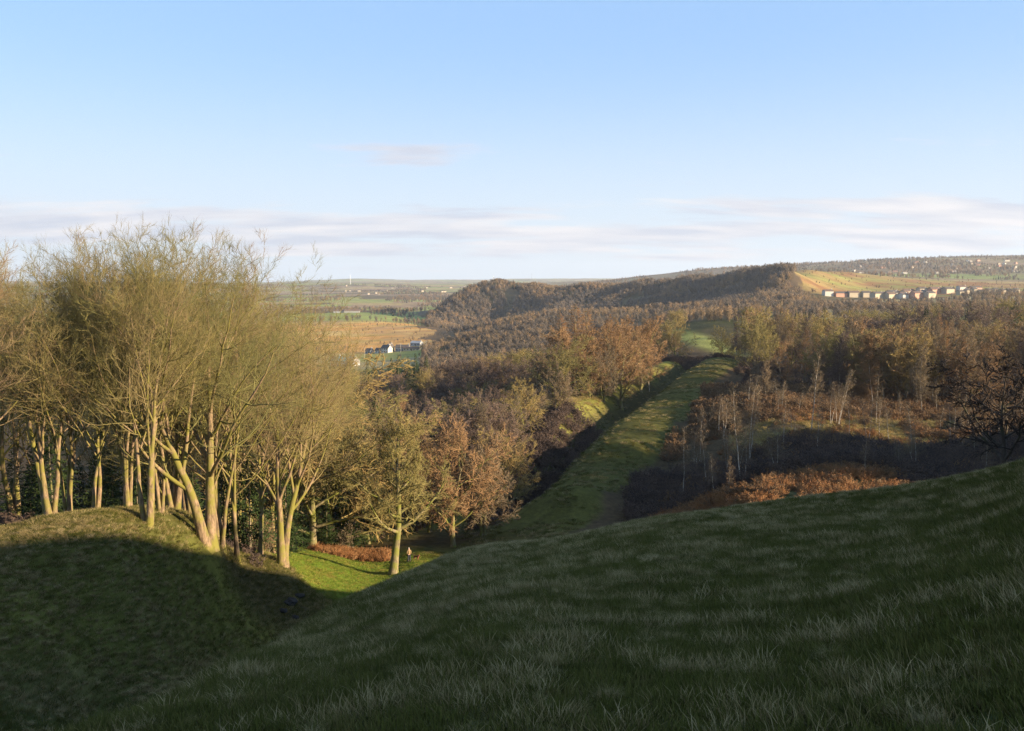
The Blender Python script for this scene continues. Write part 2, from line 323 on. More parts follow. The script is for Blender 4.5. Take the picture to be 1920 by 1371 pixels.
wl_ = (PXC < 600) * sstep(66, 74, R_) * (R_ < 130) * (Y > 0) * (1 - np.clip(oakg * 2, 0, 1)); C_ = mixc(C_, (.060, .045, .022), wl_ * .9)
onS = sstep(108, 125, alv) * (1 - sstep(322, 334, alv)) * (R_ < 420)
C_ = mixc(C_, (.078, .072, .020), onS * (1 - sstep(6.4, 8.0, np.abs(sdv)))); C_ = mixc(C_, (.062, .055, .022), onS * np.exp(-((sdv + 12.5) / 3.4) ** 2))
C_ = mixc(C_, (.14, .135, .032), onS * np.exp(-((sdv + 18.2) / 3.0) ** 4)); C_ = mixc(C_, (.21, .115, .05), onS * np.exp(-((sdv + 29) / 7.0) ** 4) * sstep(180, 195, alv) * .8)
clr = (PXC > 1370) * sstep(138, 150, R_) * (1 - sstep(215, 235, R_)) * (sdv > 10); C_ = mixc(C_, (.20, .15, .06), clr * sstep(.42, .58, n2) * .9)
gf = np.exp(-((X - ux(1325, 470)) / 7.5) ** 2 - ((Y - 520) / 110) ** 4); C_ = mixc(C_, (.28, .27, .075), np.clip(gf * 1.6, 0, .95) * (R_ > 370))
# valley patchwork
far = sstep(640, 760, R_); PXC = PXC + 110 * (fbm(X / 120, Y / 120, 91, 4) - .5)
cellx = np.floor((X + 60 * (n3 - .5)) / 210 + .3 * np.floor(Y / 170)); celly = np.floor((Y + 50 * (n3 - .5)) / 170)
hv = vnoise(cellx * 7.13 + .5, celly * 3.71 + .5, 31)
fc = np.tile(np.array([.13, .10, .055]), (len(X), 1))
for lo, col in ((.30, (.29, .23, .12)), (.42, (.27, .26, .09)), (.52, (.34, .25, .12)), (.62, (.25, .27, .085)), (.72, (.27, .19, .12))): fc = np.where((hv > lo)[:, None], np.array(col)[None], fc)
fc = fc * (.8 + .4 * n2[:, None]); C_ = C_ * (1 - far[:, None]) + fc * far[:, None]
moor = sstep(940, 980, R_) * (1 - sstep(1480, 1560, R_)) * (PXC < 850) * (PXC > -400)
C_ = mixc(C_, (.52, .27, .085), moor * (.55 + .45 * sstep(.35, .6, n3))); C_ = mixc(C_, (.55, .36, .14), moor * sstep(.55, .66, fbm(X / 130, Y / 22, 41, 3)))
fld = sstep(820, 840, R_) * (1 - sstep(935, 950, R_)) * (PXC > 600) * (PXC < 820); C_ = mixc(C_, (.27, .26, .075), fld * .9)
g2 = sstep(1600, 1640, R_) * (1 - sstep(2000, 2050, R_)) * (PXC < 800); C_ = mixc(C_, (.24, .27, .075), g2 * .9)
hillw = (PXC > 800) * (PXC < 1490) * sstep(640, 700, R_) * (1 - sstep(2100, 2200, R_)); C_ = mixc(C_, (.10, .07, .045), hillw * .9)
lit = (PXC > 1490) * (PXC < 2300) * sstep(1330, 1400, R_) * (1 - sstep(2300, 2400, R_))
C_ = mixc(C_, (.29, .205, .08), lit * .9); C_ = mixc(C_, (.25, .125, .06), lit * sstep(.44, .56, n3) * .85); C_ = mixc(C_, (.23, .225, .07), lit * sstep(.58, .7, fbm(X / 90, Y / 60, 43, 3)) * .8)
ridge = (PXC > 1000) * sstep(2400, 2500, R_) * (1 - sstep(6000, 7000, R_)); C_ = mixc(C_, (.19, .14, .095), ridge * .75)
gs = np.exp(-((X - ux(1740, 2650)) / 230) ** 2 - ((Y - 2600) / 150) ** 2); C_ = mixc(C_, (.22, .25, .08), np.clip(gs * 1.4, 0, .9))
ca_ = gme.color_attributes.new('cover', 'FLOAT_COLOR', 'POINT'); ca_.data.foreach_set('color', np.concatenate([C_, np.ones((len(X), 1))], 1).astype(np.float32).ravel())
gm, N, L, b = new_mat('ground_cover')
at_ = N.new('ShaderNodeAttribute'); at_.attribute_name = 'cover'; ge = N.new('ShaderNodeNewGeometry')
na_ = noise(N, L, 0.9, 8, ge.outputs['Position'], 0.7); nb_ = noise(N, L, 0.03, 8, ge.outputs['Position'], 0.7)
r1 = ramp(N, L, na_.outputs['Fac'], [(0.3, (.55, .55, .55)), (0.7, (1.4, 1.4, 1.35))]); r2 = ramp(N, L, nb_.outputs['Fac'], [(0.35, (.72, .74, .72)), (0.65, (1.22, 1.2, 1.15))])
def mul(N, L, a, c):
    x = N.new('ShaderNodeMix'); x.data_type = 'RGBA'; x.blend_type = 'MULTIPLY'; x.inputs['Factor'].default_value = 1; L.new(a, x.inputs['A']); L.new(c, x.inputs['B']); return x.outputs['Result']
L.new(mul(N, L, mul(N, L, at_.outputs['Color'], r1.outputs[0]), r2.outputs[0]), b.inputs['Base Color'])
bp = N.new('ShaderNodeBump'); bp.inputs['Strength'].default_value = 0.7; bp.inputs['Distance'].default_value = 0.12; nc_ = noise(N, L, 2.5, 8, ge.outputs['Position'], 0.7); L.new(nc_.outputs['Fac'], bp.inputs['Height']); L.new(bp.outputs[0], b.inputs['Normal'])
b.inputs['Roughness'].default_value = 1.0; b.inputs['Specular IOR Level'].default_value = 0.05
gme.materials.append(gm)
ground = link('ground', gme); tag(ground, 'grassy hillside, ditch, valley floor and far fields', 'ground', kind='structure')

# ------------------------------------------------------------------ branching generator
UP = np.array([0, 0, 1.0])
def nrm(v): return v / np.maximum(np.linalg.norm(v, axis=-1, keepdims=True), 1e-9)
def grow(rng, p0, d0, Ln, r0, k, trop=0.0, wander=0.05, tip=0.15, power=1.0):
    Nn = len(p0); Pt = np.empty((Nn, k + 1, 3)); Pt[:, 0] = p0; d = nrm(d0); st = (Ln / k)[:, None]
    for i in range(k):
        d = nrm(d + trop * UP + rng.normal(0, wander, (Nn, 3))); Pt[:, i + 1] = Pt[:, i] + d * st
    t = np.linspace(0, 1, k + 1) ** power
    return Pt, r0[:, None] * (1 - (1 - tip) * t)[None]
def spawn(rng, PR, nc, t0, t1, ang, asd, lfrac, rfrac, k, trop=0.0, wander=0.05, tip=0.15, lshape=0.6, labs=None, rmax=9, flat=0.0, rabs=None):
    Pt, Rd = PR; Nn, k1 = Rd.shape; K_ = k1 - 1
    t = (np.arange(nc)[None] + rng.random((Nn, nc))) / nc * (t1 - t0) + t0; t = np.clip(t, 0, .999)
    i = np.floor(t * K_).astype(int); f = t * K_ - i; rows = np.arange(Nn)[:, None]
    a = Pt[rows, i]; bb = Pt[rows, i + 1]; base = a + (bb - a) * f[..., None]; tan = nrm(bb - a)
    rad = Rd[rows, i] * (1 - f) + Rd[rows, i + 1] * f
    plen = np.linalg.norm(np.diff(Pt, axis=1), axis=-1).sum(1)[:, None]
    ref = np.where(np.abs(tan[..., 2:3]) > .9, np.array([1.0, 0, 0]), UP); u = nrm(np.cross(tan, ref)); v = np.cross(tan, u)
    ph = (np.arange(nc)[None] * 2.39996 + rng.random((Nn, 1)) * 6.28 + rng.normal(0, .5, (Nn, nc)))[..., None]
    an = np.radians(rng.normal(ang, asd, (Nn, nc)))[..., None]
    d = np.cos(an) * tan + np.sin(an) * (np.cos(ph) * u + np.sin(ph) * v)
    d[..., 2] *= (1 - flat)
    L_ = (lfrac * plen if labs is None else labs) * (1 - lshape * (t - t0) / max(1e-6, t1 - t0)) * rng.uniform(.7, 1.25, (Nn, nc))
    r = np.minimum(rad * rfrac, rmax) if rabs is None else np.full(rad.shape, rabs) * rng.uniform(.8, 1.25, rad.shape)
    return grow(rng, base.reshape(-1, 3), d.reshape(-1, 3), L_.ravel(), r.ravel(), k, trop, wander, tip)
def tubes(PRs, sides):
    """vertex and face arrays of many tapered tubes; sides: list"""
    Vs, Q, T = [], [], []; off = 0
    for (Pt, Rd), s in zip(PRs, sides):
        Nn, k1 = Rd.shape
        if Nn == 0: continue
        tan = nrm(np.gradient(Pt, axis=1)); md = nrm(Pt[:, -1] - Pt[:, 0])[:, None]
        ref = np.where(np.abs(md[..., 2:3]) > .8, np.array([1.0, 0, 0]), UP); u = nrm(np.cross(tan, np.broadcast_to(ref, tan.shape))); v = np.cross(tan, u)
        th = np.arange(s) * 2 * np.pi / s
        ring = Pt[:, :, None] + Rd[:, :, None, None] * (np.cos(th)[None, None, :, None] * u[:, :, None] + np.sin(th)[None, None, :, None] * v[:, :, None])
        Vs.append(ring.reshape(-1, 3))
        bn = (np.arange(Nn) * k1 * s)[:, None, None]; bi = (np.arange(k1 - 1) * s)[None, :, None]; j = np.arange(s)[None, None]; jn = (j + 1) % s
        q = np.stack([bn + bi + j, bn + bi + jn, bn + bi + s + jn, bn + bi + s + j], -1) + off
        Q.append(q.reshape(-1, 4)); off += Nn * k1 * s
    return np.concatenate(Vs), np.concatenate(Q)
def spikes(PR, s=3, off=0):
    """each polyline's first and last point as one thin pyramid"""
    Pt, Rd = PR; Nn = len(Rd); a = Pt[:, 0]; c = Pt[:, -1]; d = nrm(c - a)
    ref = np.where(np.abs(d[:, 2:3]) > .8, np.array([1.0, 0, 0]), UP); u = nrm(np.cross(d, ref)); v = np.cross(d, u)
    th = np.arange(s) * 2 * np.pi / s
    ring = a[:, None] + Rd[:, 0][:, None, None] * (np.cos(th)[None, :, None] * u[:, None] + np.sin(th)[None, :, None] * v[:, None])
    V = np.concatenate([ring, c[:, None]], 1).reshape(-1, 3); bn = (np.arange(Nn) * (s + 1))[:, None]; j = np.arange(s)[None]
    Tf = np.stack([bn + j, bn + (j + 1) % s, np.broadcast_to(bn + s, (Nn, s))], -1).reshape(-1, 3) + off
    return V, Tf
def build(name, tube_list, sides, spike_list, mat):
    Vs, Fs = [], []; off = 0
    if tube_list:
        V, Q = tubes(tube_list, sides); Vs.append(V); Fs.append(Q); off = len(V)
    for sp in spike_list:
        V, Tf = spikes(sp, 3, off); Vs.append(V); Fs.append(Tf); off += len(V)
    return mesh_np(name, np.concatenate(Vs), Fs, True, mat)
def one(PR, i): return PR[0][i:i + 1], PR[1][i:i + 1]
A3 = lambda *r: np.array(r, float)

PROTO = {}
def flare(PR, amt=0.5, span=0.12):
    Pt, Rd = PR; t = np.linspace(0, 1, Rd.shape[1]); return Pt, Rd * (1 + amt * np.exp(-t / span * 2.2))[None]
def parts_h(key, parts):
    zs = np.empty(len(parts[-1][1].vertices) * 3, np.float32); parts[-1][1].vertices.foreach_get('co', zs); PROTO[key] = (parts, float(np.percentile(zs[2::3], 99.7)))
def tree_proto(key, seed, Ht, stems, bark, twig, hero=False, r0=.3, limbs=10, la=42, ll=.42, lt0=.32, n2=8, n3=6, n4=5, n5=3, trop1=.10, wand=.07, tw=.007, stemang=5, ltrop=.03, stemtop=.82, lshape=.45, droop=0.0, spread=0.25, tang=38, tlen=.6):
    """bare broadleaf: stems > limbs > branches > twigs"""
    rng = np.random.default_rng(seed)
    p0 = np.zeros((stems, 3)); ph = np.arange(stems) * 6.283 / stems + rng.random() * 6; 
    p0[:, 0] = np.cos(ph) * r0 * spread * 3 * (stems > 1); p0[:, 1] = np.sin(ph) * r0 * spread * 3 * (stems > 1); p0[:, 2] = -.6
    an = np.radians(stemang * rng.uniform(.5, 1.4, stems)) * (1 if stems > 1 else .5)
    d0 = np.stack([np.cos(ph) * np.sin(an), np.sin(ph) * np.sin(an), np.cos(an)], -1)
    L0 = flare(grow(rng, p0, d0, Ht * stemtop * rng.uniform(.88, 1.06, stems), r0 * rng.uniform(.75, 1.1, stems), 14, .012, .045, .10, .9))
    L1 = spawn(rng, L0, limbs, lt0, 1, la, 9, 0, .62, 8, trop1, wand, .22, lshape, labs=Ht * ll)
    L2 = spawn(rng, L1, n2, .18, 1, 42, 12, .42, .6, 5, ltrop, wand * 1.3, .2, .45)
    L3 = spawn(rng, L2, n3, .12, 1, 42, 14, .5, .6, 3, ltrop - droop, wand * 1.6, .25, .4)
    L3 = (L3[0], np.maximum(L3[1], tw * 2.4))
    L4 = spawn(rng, L3, n4, .1, 1, tang, 10, tlen, .7, 2, ltrop - droop, .10, .4, .4, rabs=tw * 1.7)
    L5 = spawn(rng, L4, n5, .1, .95, tang, 10, tlen * 1.3, .8, 1, ltrop, .08, .3, .3, rabs=tw)
    parts = []
    if hero:
        for i in range(stems): parts.append(('trunk', build(key + '_trunk', [one(L0, i)], [10], [], bark)))
        for i in range(len(L1[1])): parts.append(('limb', build(key + '_limb', [one(L1, i)], [6], [], bark)))
    else:
        parts.append(('trunk', build(key + '_trunk', [L0, L1], [7, 4], [], bark)))
    parts.append(('crown', build(key + '_crown', [L2, L3], [4, 3], [L4, L5], twig)))
    parts_h(key, parts)
def conifer_proto(key, seed, Ht, bark, leaf, rad=.2, whorls=22, per=8, ang=75, droop=-.05, lab=.25, sh=7, sub=4, thick=.035, t0=.06, shl=.38, subl=.5):
    rng = np.random.default_rng(seed)
    L0 = grow(rng, A3([0, 0, -.4]), A3([0, 0, 1]), np.array([Ht + .4]), np.array([Ht * .014]), 12, .02, .012, .05)
    L1 = spawn(rng, L0, whorls * per, t0, .99, ang, 8, 0, .25, 4, droop, .05, .2, .93, labs=Ht * lab)
    L2 = spawn(rng, L1, sh, .15, 1, 48, 12, shl, .6, 2, droop, .08, .4, .5, rabs=thick * .8, flat=.3)
    L3 = spawn(rng, L2, sub, .1, 1, 40, 14, subl, .6, 1, droop, .08, .4, .4, rabs=thick, flat=.3)
    PROTO[key] = ([('trunk', build(key + '_trunk', [L0], [7], [], bark)), ('crown', build(key + '_crown', [L1], [3], [L2, L3], leaf))], Ht)
def birch_proto(key, seed, Ht, bark, twig, stems=1, r0=.13, limbs=22, n2=6, n3=5, n4=3, lt0=.35, ll=.22, tw=.009, lean=3):
    rng = np.random.default_rng(seed)
    ph = rng.random(stems) * 6.28; an = np.radians(rng.uniform(.3, 1, stems) * lean)
    p0 = np.stack([np.cos(ph) * .15 * (stems > 1), np.sin(ph) * .15 * (stems > 1), np.full(stems, -.4)], -1)
    L0 = grow(rng, p0, np.stack([np.cos(ph) * np.sin(an), np.sin(ph) * np.sin(an), np.cos(an)], -1), Ht * rng.uniform(.85, 1.0, stems), r0 * rng.uniform(.7, 1.1, stems), 12, .02, .035, .1)
    L1 = spawn(rng, L0, limbs, lt0, 1, 44, 12, 0, .5, 5, .06, .09, .2, .72, labs=Ht * ll)
    L2 = spawn(rng, L1, n2, .15, 1, 40, 12, .5, .6, 3, -.02, .12, .25, .4); L2 = (L2[0], np.maximum(L2[1], tw))
    L3 = spawn(rng, L2, n3, .1, 1, 38, 12, .6, .7, 2, -.08, .12, .4, .4, rabs=tw)
    L4 = spawn(rng, L3, n4, .1, 1, 35, 12, .7, .7, 1, -.1, .1, .4, .3, rabs=tw * .85)
    parts_h(key, [('trunk', build(key + '_trunk', [L0], [7], [], bark)), ('crown', build(key + '_crown', [L1, L2], [4, 3], [L3, L4], twig))])

for i in range(4):
    tree_proto('sycamore%d' % i, 100 + i, 22, (3, 2, 4, 2)[i], M['syc_bark'], M['syc_twig'], True, r0=(.22, .33, .18, .21)[i], limbs=(9, 12, 8, 11)[i], la=38, ll=.46, lt0=.30, n2=8, n3=5, n4=4, n5=3, tw=.0046, trop1=.075, wand=.085, stemang=4, ltrop=.11, tang=26, tlen=.85, stemtop=.70, lshape=.38)
tree_proto('oak_hero', 211, 20, 1, M['oak_bark'], M['oak_twig'], True, r0=.50, limbs=26, la=60, ll=.36, lt0=.27, n2=9, n3=6, n4=6, n5=3, tw=.011, trop1=.05, wand=.14, stemtop=.9, lshape=.55, droop=.02)
for i in range(3):
    tree_proto('oak%d' % i, 300 + i, 16, 1 + i % 2, M['oak_bark'], (M['oak_twig'], M['brown_twig'], M['red_twig'])[i], False, r0=.33, limbs=18, la=58, ll=.46, lt0=.14, n2=8, n3=6, n4=5, n5=3, tw=.015, trop1=.05, wand=.12, stemtop=.66, lshape=.32, droop=.02)
for i in range(4):
    tree_proto('wood%d' % i, 400 + i, 15, 1 + i % 3, M['dull_bark'], (M['brown_twig'], M['oak_twig'], M['purple_twig'], M['red_twig'])[i], False, r0=.22, limbs=14 - 3 * (i % 3), la=54, ll=.52, lt0=.20, n2=7, n3=6, n4=5, n5=3, tw=.016, trop1=.07, wand=.10, stemtop=.62, lshape=.30)
for i in range(3):
    birch_proto('birch%d' % i, 500 + i, 15, (M['birch_bark'], M['grey_birch'], M['grey_birch'])[i], (M['red_twig'], M['brown_twig'], M['purple_twig'])[i], 1, (.10, .12, .11)[i], 40, 8, 6, 5, .14, .25, .015)
for i in range(3):
    birch_proto('thin_birch%d' % i, 520 + i, 14, M['birch_bark'], M['brown_twig'], 1 + i % 2, .10, 24, 6, 5, 3, .30, .20, .011, lean=7)
for i in range(2):
    conifer_proto('larch%d' % i, 600 + i, 20, M['dull_bark'], M['larch_twig'], whorls=20, per=6, ang=72, droop=.02, lab=.22, sh=8, sub=5, thick=.02, t0=.2, shl=.4, subl=.6)
for i in range(3):
    conifer_proto('spruce%d' % i, 700 + i, 12, M['dull_bark'], M['spruce'], whorls=20, per=7, sh=8, sub=5, thick=.045, shl=.36, subl=.5)
for i in range(3):        # shrubs
    tree_proto('shrub%d' % i, 800 + i, 4, 4, M['dull_bark'], (M['brown_twig'], M['red_twig'], M['purple_twig'])[i], False, r0=.05, limbs=6, la=42, ll=.42, lt0=.15, n2=5, n3=5, n4=4, n5=2, tw=.010, stemang=22, wand=.12)
tree_proto('holly0', 820, 5, 3, M['dull_bark'], M['evergreen'], False, r0=.08, limbs=8, la=50, ll=.4, lt0=.05, n2=6, n3=5, n4=5, n5=2, tw=.035, stemang=14, wand=.12)

def put(kind, name, x, y, h, label, cat='tree', group=None, rz=None, sx=1.0, sink=0.0, tilt=(0, 0), rnd=random.Random(5)):
    parts, Ht = PROTO[kind]
    o = empty(name, (x, y, zat(x, y) - sink), rnd.random() * 6.28 if rz is None else rz); s = h / Ht; o.scale = (s * sx, s * sx, s)
    o.rotation_euler = (tilt[0], tilt[1], o.rotation_euler[2])
    tag(o, label, cat, group)
    for pn, me in parts: link(pn, me, o)
    return o
TINT = {'wood0': 'brown', 'wood1': 'olive', 'wood2': 'purplish', 'wood3': 'reddish', 'oak0': 'broad olive', 'oak1': 'broad brown', 'oak2': 'broad reddish', 'birch0': 'slim reddish', 'birch1': 'slim grey-stemmed', 'birch2': 'slim purplish', 'larch0': 'russet', 'spruce0': 'dense evergreen', 'spruce1': 'pointed evergreen'}
def third(v, a, b, names): return names[min(2, max(0, int(3 * (v - a) / (b - a))))]
def putp(kind, name, px, y, h, label, **kw): return put(kind, name, ux(px, y, kw.pop('py', 950)), y, h, label, **kw)

# ------------------------------------------------------------------ the tall trees on the left bank
G = 'tall bare trees on the left bank'
for kind, px, y, h, rz, sx, lab in (
    ('sycamore0', 275, 59, 430, .4, 1.0, 'tall bare tree with a dark mossy trunk on the crest of the left bank'),
    ('sycamore1', 388, 65, 428, 1.9, 1.0, 'tall bare tree with the thickest pale twin trunk on the slope of the left bank'),
    ('sycamore3', 178, 61, 432, 2.2, .95, 'tall bare tree with green mossy trunks at the top of the grassy mound'),
    ('sycamore2', 128, 64, 446, .9, .9, 'bare tree with thin pinkish twin trunks left of the mossy tree on the mound'),
    ('sycamore2', 300, 63, 432, 3.6, .9, 'tall bare tree with slim pale stems just right of the dark trunk'),
    ('sycamore3', 352, 72, 430, 4.4, .9, 'tall bare tree set back between the dark trunk and the pale twin trunk'),
    ('sycamore3', 443, 74, 440, .3, .9, 'bare forked tree leaning right, low on the left bank'),
    ('sycamore1', 527, 80, 545, 5.2, .85, 'bare tree with a twisted pale trunk at the foot of the left bank'),
    ('sycamore2', 240, 62, 428, 5.5, 1.0, 'bare tree with several leaning stems between the mossy tree and the dark trunk'),
    ('sycamore0', 325, 69, 445, 1.2, 1.0, 'bare tree with slender stems seen behind the slim pale stems'),
    ('sycamore2', 412, 70, 432, 2.9, 1.0, 'bare tree with slender stems just right of the thick twin trunk'),
    ('sycamore0', 95, 60, 455, 4.1, 1.05, 'bare tree at the left shoulder of the grassy mound'),
    ('sycamore3', 485, 82, 500, 3.3, 1.0, 'bare tree between the forked tree and the twisted trunk'),
    ('sycamore0', -75, 55, 415, 2.7, 1.1, 'bare tree whose branches reach in from the left edge')):
    x = ux(px, y, 950); put(kind, 'bare_tree', x, y, pix(px, h, y).z - zat(x, y), lab, group=G, rz=rz, sx=sx * 1.08)
rng = random.Random(11)
for k in range(14):
    px = rng.uniform(-160, 610); y = rng.uniform(78, 128) if px < 440 else rng.uniform(112, 140)
    kind = rng.choice(['sycamore0', 'sycamore2', 'sycamore3']) if px < 440 else rng.choice(['sycamore2', 'oak0', 'sycamore0'])
    top = 560 + 90 * rng.random() + max(0, (px - 470)) * 0.75 + (y - 78) * .8
    x = ux(px, y); h = min(22, max(8, pix(px, top, y).z - zat(x, y)))
    put(kind, 'woodland_tree', x, y, h, 'bare tree in the shaded wood behind the bank trees, %s' % third(px, -100, 560, ('at the left edge', 'behind the mound', 'near the lawn')), group='wood behind the left bank', sx=1.0)
for px, y, top, kind in ((472, 92, 545, 'sycamore0'), (505, 98, 560, 'sycamore3'), (545, 106, 590, 'sycamore2'), (580, 112, 665, 'oak0'), (612, 118, 740, 'oak0'), (20, 84, 500, 'sycamore0'), (75, 90, 520, 'sycamore2'), (-60, 80, 470, 'sycamore3'), (640, 124, 770, 'oak0')):
    x = ux(px, y); put(kind, 'woodland_tree', x, y, pix(px, top, y).z - zat(x, y), 'bare tree in the row just behind the bank trees, %s' % third(px, -60, 600, ('at the left edge', 'behind the mound', 'near the sunlit grass')), group='wood behind the left bank', sx=1.15)
for k in range(44):
    y = rng.uniform(80, 122); px = rng.uniform(-120, 560); x = ux(px, y)
    put(rng.choice(['spruce0', 'spruce1', 'spruce2']), 'spruce_tree', x, y, rng.uniform(6.5, 12), 'dark spruce in the left wood, %s, %s' % (third(px, -100, 520, ('at the left edge', 'behind the mound', 'near the lawn')), third(y, 80, 122, ('close behind the trunks', 'further back', 'deep in the wood'))), group='spruces in the left wood')
for k, (px, y, h) in enumerate(((565, 113, 7), (590, 116, 8.5), (612, 114, 6.5), (640, 117, 9), (660, 119, 8.5), (600, 120, 10), (545, 112, 6.5), (690, 122, 8))):
    putp('spruce%d' % (k % 3), 'spruce_tree', px, y, h, 'small green spruce at the edge of the sunlit grass behind the bank', group='spruces beside the sunlit grass')
for k, (px, y, h) in enumerate(((470, 92, 4), (495, 96, 4.5), (650, 116, 4.5))):
    putp('shrub%d' % (k % 2), 'shrub', px, y, h, 'bare rounded shrub among the trunks at the foot of the bank', cat='shrub', group='shrubs at the foot of the bank')

# ------------------------------------------------------------------ oak on the flat and its neighbours
putp('oak_hero', 'oak_tree', 737, 101, 20.3, 'stout bare oak standing alone on the sunlit grass', rz=2.1, py=1070)
for kind, px, y, h, sx, lab in (
    ('oak2', 850, 116, 17.0, 1.0, 'orange-brown bare oak with low drooping branches right of the lone oak'),
    ('oak1', 905, 124, 14.5, 1.0, 'rounded orange-brown oak with a short trunk beside the dark hollow'),
    ('oak2', 805, 127, 17.0, .95, 'orange-brown bare oak behind the lone oak'),
    ('oak0', 955, 150, 16.0, 1.0, 'grey-green bare oak with open branches at the edge of the dark hollow'),
    ('oak1', 893, 168, 16.0, .9, 'dense round-headed golden tree above the oaks'),
    ('oak0', 985, 185, 14.0, 1.0, 'olive bare tree left of the leaf-strewn bank'),
    ('oak1', 1045, 196, 11.0, .9, 'small leaning mossy tree on the leaf-strewn bank'),
    ('oak2', 690, 122, 14.0, .9, 'brown bare tree close behind the lone oak on its left')):
    putp(kind, 'oak_tree', px, y, h, lab, sx=sx)
rng = random.Random(23)
kinds = ['wood0', 'wood1', 'wood2', 'wood3', 'oak0', 'wood2', 'wood2', 'birch1', 'birch2']
cnt = 0
while cnt < 95:
    y = 135 + 320 * rng.random() ** 1.1; px = rng.uniform(560, 1010); x = ux(px, y)
    sd, al = strip_uv(np.array([x]), np.array([y]))
    if sd[0] > -22 and y < 340: continue
    # canopy line rises towards the right and falls away to the left
    top = 770 - (y - 135) * .50 + 14 * rng.random() - max(0, px - 800) * .08 + (30 if px < 660 else 0)
    top = max(top, 716 - (px - 640) * .17 - (6 if y > 350 else 0))
    h = pix(px, top, y).z - zat(x, y)
    if h < 5 or h > 21: continue
    kd = rng.choice(kinds)
    put(kd, 'woodland_tree', x, y, h, '%s bare tree %s the wood left of the rampart, %s' % (TINT[kd], third(px, 560, 1010, ('left in', 'amid', 'right in')), third(y, 135, 455, ('above the oaks', 'halfway back', 'below the cottages'))), group='wood left of the rampart', sx=rng.uniform(1.0, 1.4)); cnt += 1
for k, (px, y, top) in enumerate(((655, 150, 715), (680, 158, 712), (705, 150, 708), (640, 170, 728), (668, 140, 740), (640, 330, 690), (655, 345, 684), (690, 350, 676), (702, 345, 678), (735, 360, 670), (748, 365, 664), (765, 360, 668), (780, 365, 662), (800, 370, 665), (625, 320, 690), (612, 330, 695))):
    x = ux(px, y); h = pix(px, top, y).z - zat(x, y)
    put('spruce%d' % (k % 3), 'spruce_tree', x, y, max(6, min(h, 20)), ('dark green spruce standing above the oaks' if k < 5 else 'dark green spruce in the row below the farm cottages'), group=('spruces above the oaks' if k < 5 else 'spruce row below the cottages'))

# ------------------------------------------------------------------ trees beside the rampart
for kind, px, y, top, sx, lab in (
    ('oak0', 1060, 222, 628, 1.0, 'broad bare tree at the left of the group beside the rampart ditch'),
    ('oak2', 1105, 225, 655, 1.0, 'bare tree with an ivy-green trunk on the leaf-strewn bank'),
    ('oak1', 1130, 228, 648, 1.0, 'tall bare tree with a pale mossy trunk in the middle of the bank'),
    ('oak2', 1165, 236, 622, 1.0, 'spreading reddish bare tree at the right of the group beside the ditch'),
    ('oak2', 1200, 262, 592, 1.0, 'reddish bare tree beside the sunny bend of the ditch'),
    ('birch0', 1217, 268, 618, .9, 'slender white-stemmed birch by the sunny bend of the ditch'),
    ('oak0', 1264, 345, 592, 1.0, 'rounded oak with a dark trunk in front of the green field'),
    ('oak1', 1235, 360, 600, .9, 'bare oak left of the rounded oak by the green field'),
    ('larch0', 1050, 250, 586, 1.7, 'orange larch at the left of the tall larches'),
    ('larch1', 1075, 252, 568, 1.7, 'tallest orange larch above the bare trees'),
    ('larch0', 1100, 256, 578, 1.7, 'orange larch right of the tallest one'),
    ('larch1', 1142, 262, 588, 1.5, 'orange larch at the right of the tall larches'),
    ('wood3', 1025, 240, 665, 1.0, 'brown bare tree under the left larch'),
    ('wood0', 1000, 235, 690, 1.0, 'dark bare tree with bristling branches left of the larches'),
    ('wood3', 1150, 246, 635, 1.0, 'reddish bare tree in front of the right larch'),
    ('oak2', 1120, 240, 650, 1.0, 'reddish bare tree in front of the larches'),
    ('oak2', 1085, 238, 612, 1.35, 'big orange-brown bare tree in the middle of the clump beside the rampart'),
    ('oak1', 1040, 236, 640, 1.3, 'big brown bare tree at the left end of the clump beside the rampart'),
    ('oak2', 1150, 250, 602, 1.3, 'big orange-brown bare tree at the right end of the clump beside the rampart'),
    ('oak2', 1185, 275, 596, 1.2, 'orange-brown bare tree behind the sunny bend of the ditch'),
    ('wood1', 1380, 330, 640, 1.0, 'bushy tree at the far end of the green strip'),
    ('birch2', 1378, 318, 588, .7, 'white-stemmed birch with a dark clump at its top, at the end of the strip'),
    ('birch1', 1395, 325, 600, .7, 'leaning white birch at the end of the strip'),
    ('wood1', 1440, 330, 575, 1.2, 'tall bushy tree right of the white birch'),
    ('oak1', 1480, 320, 580, 1.1, 'broad brown tree at the left end of the right-hand wood'),
    ('wood3', 1425, 345, 578, 1.1, 'brown bushy tree behind the white birch'),
    ('oak0', 1355, 350, 610, .9, 'low dark tree between the green field and the white birch')):
    x = ux(px, y); h = pix(px, top, y).z - zat(x, y)
    put(kind, 'bare_tree' if 'larch' not in kind else 'larch_tree', x, y, h, lab, sx=sx)
rng = random.Random(31)
for k in range(46):
    y = rng.uniform(400, 640); px = rng.uniform(985, 1420); x = ux(px, y)
    if abs(px - 1320) < 34: continue
    h = rng.uniform(8, 13) 
    kd = rng.choice(['wood0', 'wood1', 'wood3', 'oak1', 'birch0'])
    put(kd, 'woodland_tree', x, y, h, '%s bare tree in the open wood beyond the rampart, %s' % (TINT[kd], third(px, 985, 1420, ('behind the orange larches', 'left of the green field', 'right of the green field'))), group='wood beyond the rampart')

